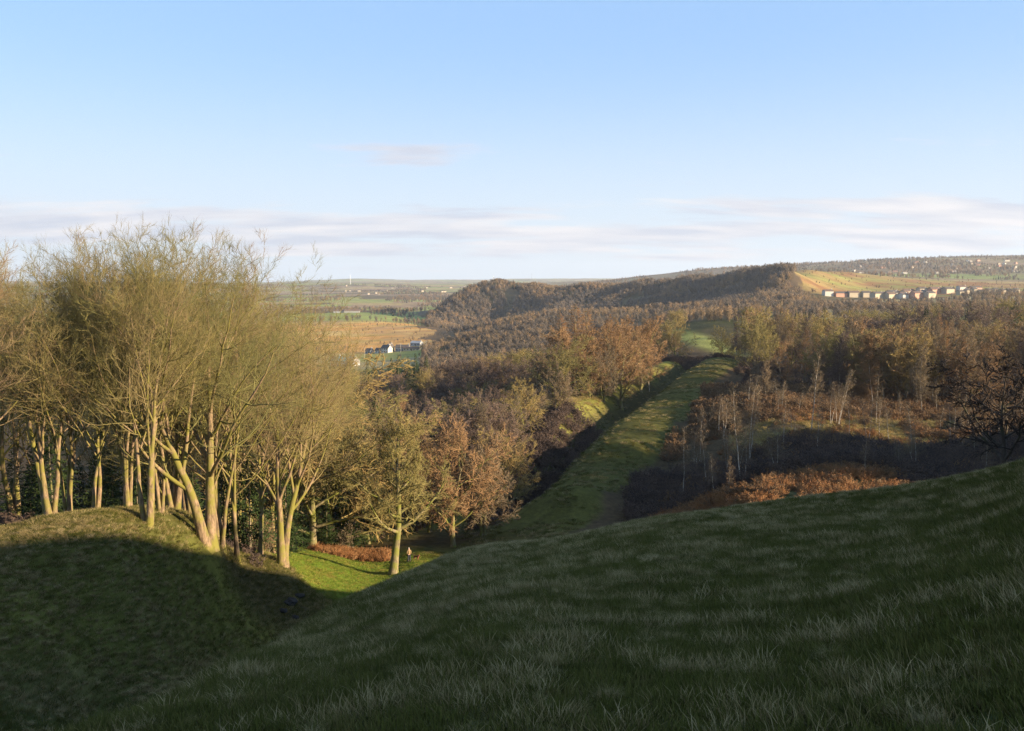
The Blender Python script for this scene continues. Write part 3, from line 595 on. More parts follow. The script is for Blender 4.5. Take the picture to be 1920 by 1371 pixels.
# ------------------------------------------------------------------ right-hand wood, clearing and birches
for kind, px, y, top, tilt, lab in (
    ('thin_birch0', 1391, 118, 722, (.02, -.16), 'leaning bare birch with forked pale branches in the dark hollow'),
    ('thin_birch2', 1399, 121, 800, (0, 0), 'straight thin pole of a birch beside the leaning one'),
    ('thin_birch1', 1407, 142, 722, (0, -.05), 'pale birch with a brown crown left of the clearing'),
    ('thin_birch2', 1470, 148, 745, (0, 0), 'mossy twin-stemmed birch in the middle of the clearing'),
    ('thin_birch0', 1521, 158, 655, (0, .02), 'tallest pale birch standing alone in the clearing'),
    ('thin_birch1', 1572, 168, 690, (0, -.2), 'leaning forked birch right of the tallest birch'),
    ('thin_birch2', 1643, 178, 700, (0, .03), 'short broken white birch right of the sunlit grass'),
    ('birch1', 1727, 196, 640, (0, 0), 'mossy pale tree in front of the right-hand wood'),
    ('thin_birch0', 1283, 128, 800, (0, 0), 'small dead pale birch at the edge of the strip'),
    ('thin_birch0', 1625, 112, 815, (0, .02), 'thin bare sapling among the bracken')):
    x = ux(px, y); h = pix(px, top, y).z - zat(x, y)
    put(kind, 'birch_tree', x, y, h, lab, tilt=tilt, group='birches in the clearing')
rng = random.Random(61)
for k in range(64):
    y = rng.uniform(112, 205); px = rng.uniform(1300, 1960); x = ux(px, y)
    if strip_wob(np.array([x]), np.array([y]))[0][0] < 9: continue
    put('thin_birch%d' % (k % 3), 'birch_sapling', x, y, rng.uniform(3.5, 8.5), 'thin young birch in the scrub, %s, %s' % (third(px, 1300, 1960, ('left of the clearing', 'in mid clearing', 'right of the clearing')), third(y, 112, 205, ('near the bracken', 'halfway back', 'near the wood'))), group='young birches in the scrub', sx=rng.uniform(1, 1.6), tilt=(rng.uniform(-.08, .08), rng.uniform(-.08, .08)))
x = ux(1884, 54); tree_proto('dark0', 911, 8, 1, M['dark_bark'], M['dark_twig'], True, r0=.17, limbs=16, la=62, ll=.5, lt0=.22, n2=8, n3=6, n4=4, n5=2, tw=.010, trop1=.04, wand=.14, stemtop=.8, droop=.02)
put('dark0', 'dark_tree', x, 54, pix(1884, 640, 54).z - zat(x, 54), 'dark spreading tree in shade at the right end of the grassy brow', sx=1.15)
rng = random.Random(41); cnt = 0
while cnt < 110:
    y = 205 + 150 * rng.random() ** 1.3; px = rng.uniform(1400, 2060); x = ux(px, y)
    sd, al = strip_uv(np.array([x]), np.array([y]))
    if sd[0] < 15: continue
    top = 612 - (y - 205) * .12 + rng.uniform(-14, 26) - max(0, px - 1700) * .06
    if px < 1500: top += 60 * (y < 260)
    h = pix(px, top, y).z - zat(x, y)
    if h < 6 or h > 24: continue
    kind = rng.choice(['birch0', 'birch1', 'wood0', 'birch2', 'larch0', 'wood3', 'birch1', 'wood1'])
    put(kind, 'larch_tree' if 'larch' in kind else 'birch_tree', x, y, h, '%s bare %s %s the wood behind the clearing, %s' % (TINT[kind], 'larch' if 'larch' in kind else 'tree' if 'wood' in kind else 'birch', third(px, 1400, 1960, ('left in', 'amid', 'right in')), third(y, 205, 320, ('front row', 'second row', 'back rows'))), group='dense wood behind the clearing', sx=rng.uniform(.85, 1.35)); cnt += 1
for k in range(55):
    y = rng.uniform(360, 620); px = rng.uniform(1500, 2060); x = ux(px, y)
    top = 588 - max(0, px - 1560) * .085 + rng.uniform(-6, 14); h = pix(px, top, y).z - zat(x, y)
    if h < 5 or h > 24: continue
    kd = rng.choice(['spruce0', 'spruce1', 'wood2', 'wood1', 'wood2']) if px > 1650 else rng.choice(['wood2', 'wood1'])
    put(kd, 'woodland_tree', x, y, h, '%s tree at the back of the right-hand wood, %s' % (TINT[kd], third(px, 1500, 1960, ('below the left-hand houses', 'below the right-hand houses', 'towards the right edge'))) , group='dark trees below the houses', sx=1.2)

for k in range(110):      # the wood goes on to the right of the frame and shades the hollow
    x = rng.uniform(75, 140); y = rng.uniform(92, 150)
    if x < .60 * y + 6 or not 122 < .309 * x + .951 * y < 167: continue
    put(rng.choice(['birch0', 'birch1', 'wood3', 'wood0']), 'birch_tree', x, y, rng.uniform(15, 20), 'bare tree of the right-hand wood beyond the right edge of the picture', group='wood right of the view')

# ------------------------------------------------------------------ scattering (stuff)
def scatter(name, protos, pts, rz, scl, idx, label, cat, tilt=None):
    """one object: points with instances of the given meshes"""
    me = bpy.data.meshes.new(name); nn = len(pts); me.vertices.add(nn); me.vertices.foreach_set('co', np.asarray(pts, np.float32).ravel())
    rot = np.zeros((nn, 3), np.float32); rot[:, 2] = rz
    if tilt is not None: rot[:, :2] = tilt
    a = me.attributes.new('rot', 'FLOAT_VECTOR', 'POINT'); a.data.foreach_set('vector', rot.ravel())
    a = me.attributes.new('scl', 'FLOAT', 'POINT'); a.data.foreach_set('value', np.asarray(scl, np.float32))
    a = me.attributes.new('idx', 'INT', 'POINT'); a.data.foreach_set('value', np.asarray(idx, np.int32))
    me.update(); o = link(name, me); tag(o, label, cat, kind='stuff')
    ng = bpy.data.node_groups.new(name + '_nodes', 'GeometryNodeTree')
    ng.interface.new_socket('Geometry', in_out='INPUT', socket_type='NodeSocketGeometry'); ng.interface.new_socket('Geometry', in_out='OUTPUT', socket_type='NodeSocketGeometry')
    gi = ng.nodes.new('NodeGroupInput'); go = ng.nodes.new('NodeGroupOutput'); jn = ng.nodes.new('GeometryNodeJoinGeometry'); lk = ng.links
    def attr(nm, ty):
        q = ng.nodes.new('GeometryNodeInputNamedAttribute'); q.data_type = ty; q.inputs['Name'].default_value = nm; return q.outputs['Attribute']
    ar, as_, ai = attr('rot', 'FLOAT_VECTOR'), attr('scl', 'FLOAT'), attr('idx', 'INT')
    for k, pm in enumerate(protos):
        po = bpy.data.objects.new(name + '_piece', pm)
        ob = ng.nodes.new('GeometryNodeObjectInfo'); ob.inputs['Object'].default_value = po; ob.inputs['As Instance'].default_value = True
        cp = ng.nodes.new('FunctionNodeCompare'); cp.data_type = 'INT'; cp.operation = 'EQUAL'; lk.new(ai, cp.inputs[2]); cp.inputs[3].default_value = k
        ip = ng.nodes.new('GeometryNodeInstanceOnPoints'); lk.new(gi.outputs[0], ip.inputs['Points']); lk.new(cp.outputs[0], ip.inputs['Selection']); lk.new(ob.outputs['Geometry'], ip.inputs['Instance'])
        lk.new(ar, ip.inputs['Rotation']); lk.new(as_, ip.inputs['Scale']); lk.new(ip.outputs[0], jn.inputs[0])
    lk.new(jn.outputs[0], go.inputs[0])
    md = o.modifiers.new('scatter', 'NODES'); md.node_group = ng
    return o
def blades(rng, nb, rad, hmin, hmax, w, lean, bend, mat, name, seg=2):
    """a clump of curved tapering grass blades"""
    a = rng.random(nb) * 6.28; r = rad * np.sqrt(rng.random(nb)); p0 = np.stack([np.cos(a) * r, np.sin(a) * r, np.full(nb, -.02)], -1)
    h = rng.uniform(hmin, hmax, nb); la = a + rng.normal(0, .7, nb); ln = rng.uniform(.2, 1, nb) * lean * (.3 + r / rad)
    t = np.linspace(0, 1, seg + 1)[None]; ph = ln[:, None] + bend * t; st = (h / seg)[:, None]
    dz = np.cos(ph) * st; dh = np.sin(ph) * st
    zz = np.concatenate([np.zeros((nb, 1)), np.cumsum(dz[:, :-1], 1)], 1); hh = np.concatenate([np.zeros((nb, 1)), np.cumsum(dh[:, :-1], 1)], 1)
    C = p0[:, None] + np.stack([np.cos(la)[:, None] * hh, np.sin(la)[:, None] * hh, zz], -1)
    fa = rng.random(nb) * 6.28; wd = np.stack([np.cos(fa), np.sin(fa), np.zeros(nb)], -1)[:, None] * (w * (1 - .9 * t))[..., None] * .5
    V = np.stack([C - wd, C + wd], 2).reshape(-1, 3); bn = (np.arange(nb) * 2 * (seg + 1))[:, None]; i = (np.arange(seg) * 2)[None]
    q = np.stack([bn + i, bn + i + 1, bn + i + 3, bn + i + 2], -1).reshape(-1, 4)
    return mesh_np(name, V, [q], True, mat)
R = np.random.default_rng(77)
def fan(nn, r0, r1, px0, px1, pw=1.0):
    """random ground points in a sector, even per area"""
    r = np.sqrt(R.uniform(r0 ** 2, r1 ** 2, nn)); a = np.arctan(np.interp(R.random(nn), [0, 1], [(px0 - CX) / F, (px1 - CX) / F])); return r * np.sin(a), r * np.cos(a)
def cat2(*s): return np.concatenate([q[0] for q in s]), np.concatenate([q[1] for q in s])
# short turf
turf = [blades(R, 70, .20, .05, .13, .010, .7, .5, M['turf'], 'turf_a'), blades(R, 70, .20, .04, .10, .011, .9, .6, M['turf'], 'turf_b'), blades(R, 50, .20, .08, .18, .009, .6, .8, M['straw'], 'turf_c')]
tx, ty = cat2(fan(30000, 1.2, 14, -2300, 4200), fan(34000, 14, 30, -900, 2820), fan(46000, 30, 66, -160, 2080), fan(9000, 66, 112, 400, 900), fan(3000, 64, 84, 200, 640))
tz = H(tx, ty); rr = np.hypot(tx, ty)
dn = fbm(tx / .9, ty / .9, 61, 3); idx = np.where(R.random(len(tx)) < np.where((rr > 44) & (CX + F * tx / ty < 640), .25, sstep(.5, .75, dn) * .35), 2, R.integers(0, 2, len(tx)))
ok = (np.exp(-((tx + 20) / 13) ** 2 - ((ty - 98) / 12) ** 2) < .3) | (ty < 84); tx, ty, tz, rr, idx = tx[ok], ty[ok], tz[ok], rr[ok], idx[ok]
scatter('turf_grass', turf, np.stack([tx, ty, tz], -1), R.random(len(tx)) * 6.28, np.interp(rr, [3, 12, 30, 44, 110], [.8, 1.15, 1.5, 1.25, 1.7]) * R.uniform(.7, 1.3, len(tx)), idx, 'short green turf on the near slope and the bank', 'grass')
# pale tussocks
tus = [blades(R, 420, .10, .22, .46, .0045, 1.0, 1.2, M['straw'], 'tussock_a', 4), blades(R, 340, .08, .18, .42, .0045, 1.25, 1.3, M['straw'], 'tussock_b', 4), blades(R, 460, .14, .16, .36, .0045, 1.1, 1.3, M['straw'], 'tussock_c', 4), blades(R, 60, .12, .16, .36, .005, .8, 1.0, M['straw'], 'tussock_d', 3)]
def jitter(cell, r0, r1, p0, p1):
    g = np.arange(-r1, r1, cell); gx_, gy_ = np.meshgrid(g, np.arange(0, r1, cell)); gx_ = (gx_ + R.uniform(-.5, .5, gx_.shape) * cell).ravel(); gy_ = (gy_ + R.uniform(-.5, .5, gy_.shape) * cell).ravel()
    r = np.hypot(gx_, gy_); p = CX + F * gx_ / np.maximum(gy_, .1); m = (r > r0) & (r < r1) & (p > p0) & (p < p1); return gx_[m], gy_[m]
tx, ty = cat2(jitter(.22, 3.5, 18, -1600, 3500), jitter(.33, 18, 62, -160, 2080))
pxx = CX + F * tx / ty; rr = np.hypot(tx, ty)
dn = fbm(tx / .75, ty / .75, 67, 2) * .55 + fbm(tx / 5, ty / 5, 68, 3) * .5
big = R.random(len(tx)) < sstep(.44, .60, dn + .06 * np.clip((1250 - pxx) / 600, -.7, .7) + .07 * sstep(18, 40, rr) * (pxx < 1450) * (pxx > 600)) * np.interp(rr, [5, 9, 15], [.10, .34, .85])
keep = big | (R.random(len(tx)) < .16)
tx, ty, rr, big = tx[keep], ty[keep], rr[keep], big[keep]
scatter('tussock_grass', tus, np.stack([tx, ty, H(tx, ty)], -1), R.random(len(tx)) * 6.28, R.uniform(.28, .75, len(tx)) * np.interp(rr, [4, 10, 20, 60], [.55, .75, 1.05, 1.35]), np.where(big, R.integers(0, 3, len(tx)), 3), 'pale straw-coloured grass tussocks on the near slope', 'grass')

# scrub, heather and bracken
def shrub_mesh(key, seed, mat, Ht=1.6, tw=.012, stems=7, ang=20, n2=4, n3=4, limbs=5):
    tree_proto(key, seed, Ht, stems, mat, mat, False, r0=.02, limbs=limbs, la=38, ll=.4, lt0=.1, n2=n2, n3=n3, n4=3, n5=1, tw=tw, stemang=ang, wand=.12)
    parts, _ = PROTO.pop(key); return parts[1][1]
def frond_mesh(seed, mat, nf=14, L_=1.0, w=.16):
    rg = np.random.default_rng(seed); ph = rg.random(nf) * 6.28; an = np.radians(rg.uniform(10, 60, nf))
    L0 = grow(rg, np.stack([np.cos(ph) * .2, np.sin(ph) * .2, np.zeros(nf)], -1) * rg.random((nf, 1)), np.stack([np.cos(ph) * np.sin(an), np.sin(ph) * np.sin(an), np.cos(an)], -1), L_ * rg.uniform(.6, 1.2, nf), np.full(nf, .012), 4, -.12, .08, .3)
    L1 = spawn(rg, L0, 14, .25, 1, 62, 10, .3, .5, 1, -.1, .1, .3, .7, rabs=.014, flat=.4); L2 = spawn(rg, L1, 4, .1, 1, 50, 12, .5, .5, 1, -.1, .1, .3, .5, rabs=.016, flat=.4)
    return build('bracken_mesh', [L0], [3], [L1, L2], mat)
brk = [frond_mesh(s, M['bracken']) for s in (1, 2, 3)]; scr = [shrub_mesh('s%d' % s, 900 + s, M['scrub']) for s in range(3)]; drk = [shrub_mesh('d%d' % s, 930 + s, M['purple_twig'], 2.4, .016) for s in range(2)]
mrg = [blades(R, 120, .35, .3, .7, .02, .9, .9, M['moor'], 'moor_a', 3), blades(R, 110, .3, .3, .6, .02, 1.0, .9, M['moor'], 'moor_b', 3)]
def band(nn, y0, y1, px0, px1):
    y = R.uniform(y0, y1, nn); px = R.uniform(px0, px1, nn); return (px - CX) / F * y, y
def scat(name, protos, xy, smin, smax, label, cat, cond=None, tlt=.15):
    x, y = xy
    if cond is not None:
        m = cond(x, y); x, y = x[m], y[m]
    scatter(name, protos, np.stack([x, y, H(x, y) - .03], -1), R.random(len(x)) * 6.28, R.uniform(smin, smax, len(x)), R.integers(0, len(protos), len(x)), label, cat, tilt=R.normal(0, tlt, (len(x), 2)))
off_strip = lambda x, y: strip_wob(x, y)[0] > 6.6
sgr = [blades(R, 90, .45, .10, .30, .03, .9, .9, M['turf'], 'strip_a', 2), blades(R, 80, .45, .12, .36, .025, .9, .9, M['straw'], 'strip_b', 2), blades(R, 90, .45, .10, .26, .03, .9, .9, M['turf'], 'strip_c', 2)]
scat('strip_grass', sgr, band(16000, 112, 335, 860, 1420), .7, 1.5, 'rough green grass on the long rampart strip', 'grass', lambda x, y: (np.abs(strip_wob(x, y)[0] + 5) < 12) & (fbm(x / 4, y / 4, 56, 3) > .42), .05)
lwn = [blades(R, 90, .45, .05, .14, .03, .9, .6, M['lawn'], 'sunlit_a', 2), blades(R, 90, .45, .05, .12, .03, .9, .6, M['lawn'], 'sunlit_b', 2)]
scat('sunlit_grass', lwn, band(5000, 84, 112, 440, 800), .7, 1.3, 'short bright green grass in the sun around the lone oak', 'grass', lambda x, y: np.exp(-((x + 20) / 13) ** 2 - ((y - 98) / 12) ** 2) > .25, .05)
scat('bracken', brk + [scr[0]], band(3600, 80, 116, 1235, 1800), .5, 1.6, 'lit band of dead russet bracken and saplings beyond the grassy brow', 'bracken', lambda x, y: (fbm(x / 3, y / 3, 71, 2) > .36) & off_strip(x, y) & (y > 112 - .05 * (CX + F * x / y - 1150)))
scat('bracken_patch', brk, band(420, 109, 115, 578, 722), .55, .95, 'low orange bracken at the back of the sunlit grass', 'bracken')
scat('dead_bracken', brk + scr[:2], cat2(band(4600, 112, 240, 1290, 2000), band(500, 300, 345, 1240, 1420)), .7, 1.5, 'russet bracken and bramble scattered over the clearing', 'bracken', lambda x, y: off_strip(x, y) & (fbm(x / 9, y / 9, 72, 2) > .44))
scat('scrub', scr, cat2(band(2000, 118, 185, 1250, 2020), band(2600, 185, 245, 1300, 2020)), .8, 2.3, 'bare brown scrub covering the clearing', 'scrub', lambda x, y: off_strip(x, y) & (fbm(x / 12, y / 12, 73, 3) + .25 * sstep(160, 200, y) > .52) & ((fbm(x / 14, y / 14, 22, 3) < .56) | (y > 185)))
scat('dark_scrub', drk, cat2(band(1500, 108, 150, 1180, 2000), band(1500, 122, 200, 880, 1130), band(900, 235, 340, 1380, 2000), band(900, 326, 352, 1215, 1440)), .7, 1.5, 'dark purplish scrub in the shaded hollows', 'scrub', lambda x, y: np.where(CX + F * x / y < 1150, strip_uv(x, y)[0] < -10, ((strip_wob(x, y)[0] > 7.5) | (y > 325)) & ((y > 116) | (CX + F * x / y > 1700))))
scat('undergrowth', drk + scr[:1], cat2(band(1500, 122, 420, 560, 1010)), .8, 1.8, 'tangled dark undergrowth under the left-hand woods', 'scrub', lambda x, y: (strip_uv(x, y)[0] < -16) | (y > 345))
scat('rough_grass', mrg, cat2(band(4200, 145, 205, 1380, 1950), band(900, 185, 260, 1020, 1140)), .7, 1.6, 'tawny rough grass in the sunlit clearing', 'grass', lambda x, y: np.where(CX + F * x / y < 1150, strip_uv(x, y)[0] < -16, off_strip(x, y)) & (fbm(x / 14, y / 14, 22, 3) > .45))
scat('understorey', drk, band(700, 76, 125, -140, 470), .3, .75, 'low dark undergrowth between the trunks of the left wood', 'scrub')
# far woods
def far_mesh(seed, mat, con=False):
    rg = np.random.default_rng(seed)
    L0 = grow(rg, A3([0, 0, -1]), A3([0, 0, 1]), np.array([9.0]), np.array([.3]), 3, 0, .04, .3)
    if con: L1 = spawn(rg, L0, 60, .1, 1, 80, 10, 0, .3, 1, -.1, .05, .3, .9, labs=3.0, rabs=.5); return build('far_tree', [L0], [4], [L1], mat)
    L1 = spawn(rg, L0, 14, .15, 1, 48, 12, 0, .5, 2, .15, .12, .3, .3, labs=4.4); L2 = spawn(rg, L1, 9, .1, 1, 45, 15, .5, .5, 1, .05, .1, .3, .3, rabs=.13); L3 = spawn(rg, L2, 4, .1, 1, 45, 15, .6, .5, 1, .05, .1, .3, .3, rabs=.09)
    return build('far_tree', [L0, L1], [4, 3], [L2, L3], mat)
ft = [far_mesh(s, M['far_twig']) for s in (1, 2)] + [far_mesh(s, M['far_tan']) for s in (3, 4)] + [far_mesh(5, M['far_dark'], True)]
def wood(name, xy, label, pick, s0, s1, cond=None):
    x, y = xy
    if cond is not None:
        m = cond(x, y, CX + F * x / y); x, y = x[m], y[m]
    scatter(name, ft, np.stack([x, y, H(x, y)], -1), R.random(len(x)) * 6.28, R.uniform(s0, s1, len(x)) * (.7 + .6 * fbm(x / 45, y / 45, 96, 2)), np.where(R.random(len(x)) < .75, np.where(fbm(x / 70, y / 70, 95, 3) > .54, R.integers(2, 4, len(x)), np.where(fbm(x / 110, y / 110, 97, 2) > .66, 4, R.integers(0, 2, len(x)))), R.choice(5, len(x), p=pick)), label, 'wood')  # tan against dark patches paint lit and shaded parts into the wood
def hill_cond(x, y, p):
    hi = np.interp(p, [800, 850, 930, 1100, 1300, 1495], [1730, 1850, 2000, 1960, 1800, 1480]) ; lo = hi - 430; return (y > lo + 40 * fbm(x / 50, y / 50, 98, 2)) & (y < hi) & (p < 1478 + 50 * (fbm(x / 25, y / 25, 99, 3) - .5) + (y < 1300) * 30) & (fbm(x / 55, y / 55, 94, 3) > .30)
wood('hill_wood', band(19000, 1000, 2060, 800, 1500), 'dusky bare wood covering the hill ahead', [.45, .25, .15, .1, .05], .8, 1.35, hill_cond)
wood('plain_wood', band(5600, 620, 1700, 760, 1540), 'brown scrub woodland on the plain below the hill', [.12, .12, .40, .32, .04], .4, .85, lambda x, y, p: (p > 905 - (y - 620) * .10 + 90 * (fbm(x / 90, y / 90, 85, 3) - .5)) & (y < np.interp(p, [800, 930, 1200, 1470], [1690, 1690, 1500, 1250])) & (fbm(x / 60, y / 60, 81, 3) > .36))
wood('moor_edge_wood', band(1500, 430, 980, 790, 1040), 'brown scrub at the near edge of the plain', [.15, .15, .38, .28, .04], .4, .8)
wood('valley_trees', band(9000, 1480, 5400, 440, 900), 'hedgerow trees and copses among the valley fields', [.4, .3, .15, .1, .05], .5, 1.15, lambda x, y, p: (fbm(x / 170, y / 420, 82, 3) > .565) | ((y > 1450) & (y < 1600) & (R.random(len(x)) < .22)) | ((y > 2050) & (y < 2250) & (p > 620) & (p < 800)))
wood('ridge_wood', band(9000, 2350, 4300, 1000, 1990), 'trees and copses over the far right-hand ridge', [.45, .3, .15, .05, .05], .6, 1.2, lambda x, y, p: fbm(x / 150, y / 260, 83, 3) > .44)
wood('hillside_scrub', band(1700, 660, 1320, 1480, 2000), 'bare trees around the terraced houses', [.3, .3, .2, .2, 0], .45, .8, lambda x, y, p: (y < 1130) | (p > 1800) | (p < 1530))
wood('moor_bushes', band(500, 830, 1500, 560, 860), 'low bushes dotted over the orange moor', [.3, .2, .3, .2, 0], .18, .42, lambda x, y, p: fbm(x / 40, y / 40, 84, 2) > .52)
wood('crag_bushes', band(260, 1400, 2300, 1500, 1960), 'dark bushes dotted over the open tawny hillside', [.4, .4, .1, .1, 0], .25, .5)

# ------------------------------------------------------------------ buildings
def box_vf(x0, x1, y0, y1, z0, z1, off=0):
    V = [(x, y, z) for z in (z0, z1) for x, y in ((x0, y0), (x1, y0), (x1, y1), (x0, y1))]
    Fc = [(0, 3, 2, 1), (4, 5, 6, 7), (0, 1, 5, 4), (1, 2, 6, 5), (2, 3, 7, 6), (3, 0, 4, 7)]
    return V, [tuple(i + off for i in f) for f in Fc]
def pmesh(name, V, Fc, mat):
    me = bpy.data.meshes.new(name); me.from_pydata(V, [], Fc); me.materials.append(mat); me.update(); return me
def boxes(name, bl, mat):
    V, Fc = [], []
    for q in bl:
        v, f = box_vf(*q, off=len(V)); V += v; Fc += f
    return pmesh(name, V, Fc, mat)
M['cream'] = mat_plain('cream_render', (.40, .34, .25)); M['white'] = mat_plain('white_render', (.50, .47, .41)); M['brick'] = mat_plain('salmon_brick', (.48, .27, .19))
M['slate'] = mat_plain('slate_roof', (.10, .085, .075)); M['brown_roof'] = mat_plain('brown_roof', (.15, .10, .075)); M['green_roof'] = mat_plain('green_sheet_roof', (.20, .26, .21)); M['glass'] = mat_plain('dark_glass', (.03, .035, .04), .2)
M['grey_wall'] = mat_plain('grey_wall', (.30, .30, .30)); M['pole'] = mat_plain('weathered_pole', (.42, .36, .28)); M['steel'] = mat_plain('white_steel', (.75, .75, .75)); M['rock'] = mat_plain('dark_rock', (.032, .029, .026), .9, .4)
HM = {}
def house(name, x, y, w, d, h, rh, rz, wall, roof, label, cat='house', group=None, detail=True):
    """gabled house, ridge along its width w, front towards -y"""
    key = (w, d, h, rh, wall, roof, detail)
    if key not in HM:
        a, c = w / 2, d / 2
        V = [(-a, -c, -2), (a, -c, -2), (a, c, -2), (-a, c, -2), (-a, -c, h), (a, -c, h), (a, c, h), (-a, c, h), (-a, 0, h + rh), (a, 0, h + rh)]
        wallm = pmesh('wall', V, [(0, 1, 5, 4), (2, 3, 7, 6), (1, 2, 6, 9, 5), (3, 0, 4, 8, 7)], M[wall])
        t, ov = .3, .35
        sl = rh / c
        RV = []
        for xx in (-a - ov, a + ov):
            RV += [(xx, -c - ov, h - ov * sl + .05), (xx, 0, h + rh + .05), (xx, c + ov, h - ov * sl + .05), (xx, -c - ov, h - ov * sl + .05 + t), (xx, 0, h + rh + .05 + t), (xx, c + ov, h - ov * sl + .05 + t)]
        roofm = pmesh('roof', RV, [(0, 6, 7, 1), (1, 7, 8, 2), (3, 4, 10, 9), (4, 5, 11, 10), (0, 3, 9, 6), (2, 8, 11, 5), (0, 1, 4, 3), (1, 2, 5, 4), (6, 9, 10, 7), (7, 10, 11, 8)], M[roof])
        chm = boxes('chimney', [(a - 1.3, a - .3, -.6, .6, h + rh - .5, h + rh + 1.3)], M[wall])
        win = boxes('window', [(-.55, .55, -.06, .06, -.6, .6)], M['glass']); dr = boxes('door', [(-.45, .45, -.06, .06, -1, 1)], M['slate'])
        HM[key] = (wallm, roofm, chm, win, dr)
    wallm, roofm, chm, win, dr = HM[key]
    o = empty(name, (x, y, zat(x, y)), rz); tag(o, label, cat, group)
    link('wall', wallm, o); ro = link('roof', roofm, o); link('chimney', chm, ro)
    if detail:
        nw = max(2, int(w // 3.2))
        for fl in range(2 if h > 4 else 1):
            for k in range(nw):
                q = link('window', win, o); q.location = (-w / 2 + (k + .5) * w / nw, -d / 2 - .02, 1.4 + fl * 2.6)
        q = link('door', dr, o); q.location = (.8, -d / 2 - .03, 1.0)
    return o
# terraces below the tawny hillside
TG = 'terraced houses below the hillside'
rows = (('front', 1632, 1755, 1200, 5, 559), ('second', 1540, 1730, 1275, 8, 554), ('third', 1660, 1790, 1350, 5, 548), ('back', 1690, 1840, 1430, 6, 543))
ordn = ('first', 'second', 'third', 'fourth', 'fifth', 'sixth', 'seventh', 'eighth')
for rn, p0, p1, y, cnt, _ in rows:
    for k in range(cnt):
        px = p0 + (p1 - p0) * (k + .5) / cnt; w = .86 * (p1 - p0) / cnt * y / F
        house('terraced_house', ux(px, y, 555), y, round(w * (.8, 1.0, 1.12)[(k * 5 + len(rn)) % 3]), 9, (6.6, 5.6, 7.2)[(k * 7 + len(rn)) % 3], 2.2, math.radians(10 + 9 * ((k * 3 + len(rn)) % 3)), ('cream', 'white', 'cream', 'cream', 'brick')[(k * 3 + len(rn)) % 5], ('brown_roof', 'slate')[(k + len(rn)) % 2], 'pale terraced house, %s from the left in the %s row of the hillside village' % (ordn[k], rn), 'house', TG, False)
rng = random.Random(53)
for k in range(9):
    px = 1800 + k * 13; y = 1290 + 30 * (k % 3)
    house('terraced_house', ux(px, y, 550), y, 8, 8, 5, 2, math.radians(20), 'cream', 'slate', 'small pale house half hidden by trees right of the terraces', 'house', 'houses behind the trees right of the terraces', False)
for k in range(60):
    px = rng.choice([rng.uniform(1780, 1915), rng.uniform(1600, 1760), rng.uniform(1200, 1450), rng.uniform(1780, 1915)]); y = rng.uniform(2700, 3500)
    house('hill_house', ux(px, y, 500), y, rng.choice([10, 14, 20]), 8, 5, 2, math.radians(rng.uniform(-10, 40)), rng.choice(['white', 'cream', 'brick']), 'brown_roof', 'tiny pale house among trees on the far ridge, %s' % ('above the wooded hill' if px < 1500 else 'above the tawny hillside' if px < 1770 else 'near the right edge'), 'house', 'houses on the far ridge', False)
for k in range(16):
    px = rng.uniform(640, 880); y = rng.uniform(3600, 5200)
    house('valley_house', ux(px, y, 540), y, rng.choice([10, 16]), 8, 5, 2, rng.uniform(0, 1), 'cream', 'slate', 'tiny pale house dotted among the far valley fields', 'house', 'far valley houses', False)
y0 = 930
house('cottage', ux(727, y0), y0, 10, 7, 5, 3.2, math.radians(-35), 'white', 'slate', 'white gabled cottage at the edge of the orange moor', 'house')
house('cottage', ux(733, y0 + 8), y0 + 8, 7, 6, 5.4, 3.4, math.radians(60), 'cream', 'slate', 'tall cream gable joined to the white cottage', 'house')
house('cottage', ux(714, y0 + 4), y0 + 4, 8, 6, 3, 2.2, math.radians(-25), 'white', 'slate', 'low white house left of the gabled cottage', 'house')
house('cottage', ux(695, y0 + 6), y0 + 6, 7, 6, 3, 2.2, math.radians(-30), 'grey_wall', 'slate', 'small grey house left of the white cottages', 'house')
house('farm_shed', ux(757, y0 + 10), y0 + 10, 14, 9, 4, 2.4, math.radians(-10), 'grey_wall', 'slate', 'blue-grey shed right of the cottages', 'shed')
house('farm_shed', ux(774, y0), y0, 18, 6, 2.6, 1.4, math.radians(-18), 'cream', 'brown_roof', 'long low cream shed right of the blue-grey shed', 'shed')
house('farm_shed', ux(783, y0 + 60), y0 + 60, 12, 8, 3, 2, math.radians(-25), 'grey_wall', 'grey_wall', 'pale grey shed behind the long cream shed', 'shed')
house('barn', ux(650, 760), 760, 22, 11, 4.5, 3.2, math.radians(-24), 'grey_wall', 'green_roof', 'large barn with a green sheet roof left of the cottages', 'barn')
house('barn', ux(633, 768), 768, 9, 8, 5, 3.5, math.radians(-24), 'white', 'slate', 'white building with a dark roof against the green-roofed barn', 'barn')
for k, (px, w, lab) in enumerate(((637, 26, 'left of the two long pale sheds by the green field'), (660, 34, 'right of the two long pale sheds by the green field'))):
    house('farm_shed', ux(px, 1960, 587), 1960, w, 12, 4, 3, math.radians(6), 'grey_wall', 'brown_roof', lab, 'shed', 'sheds by the green field', False)
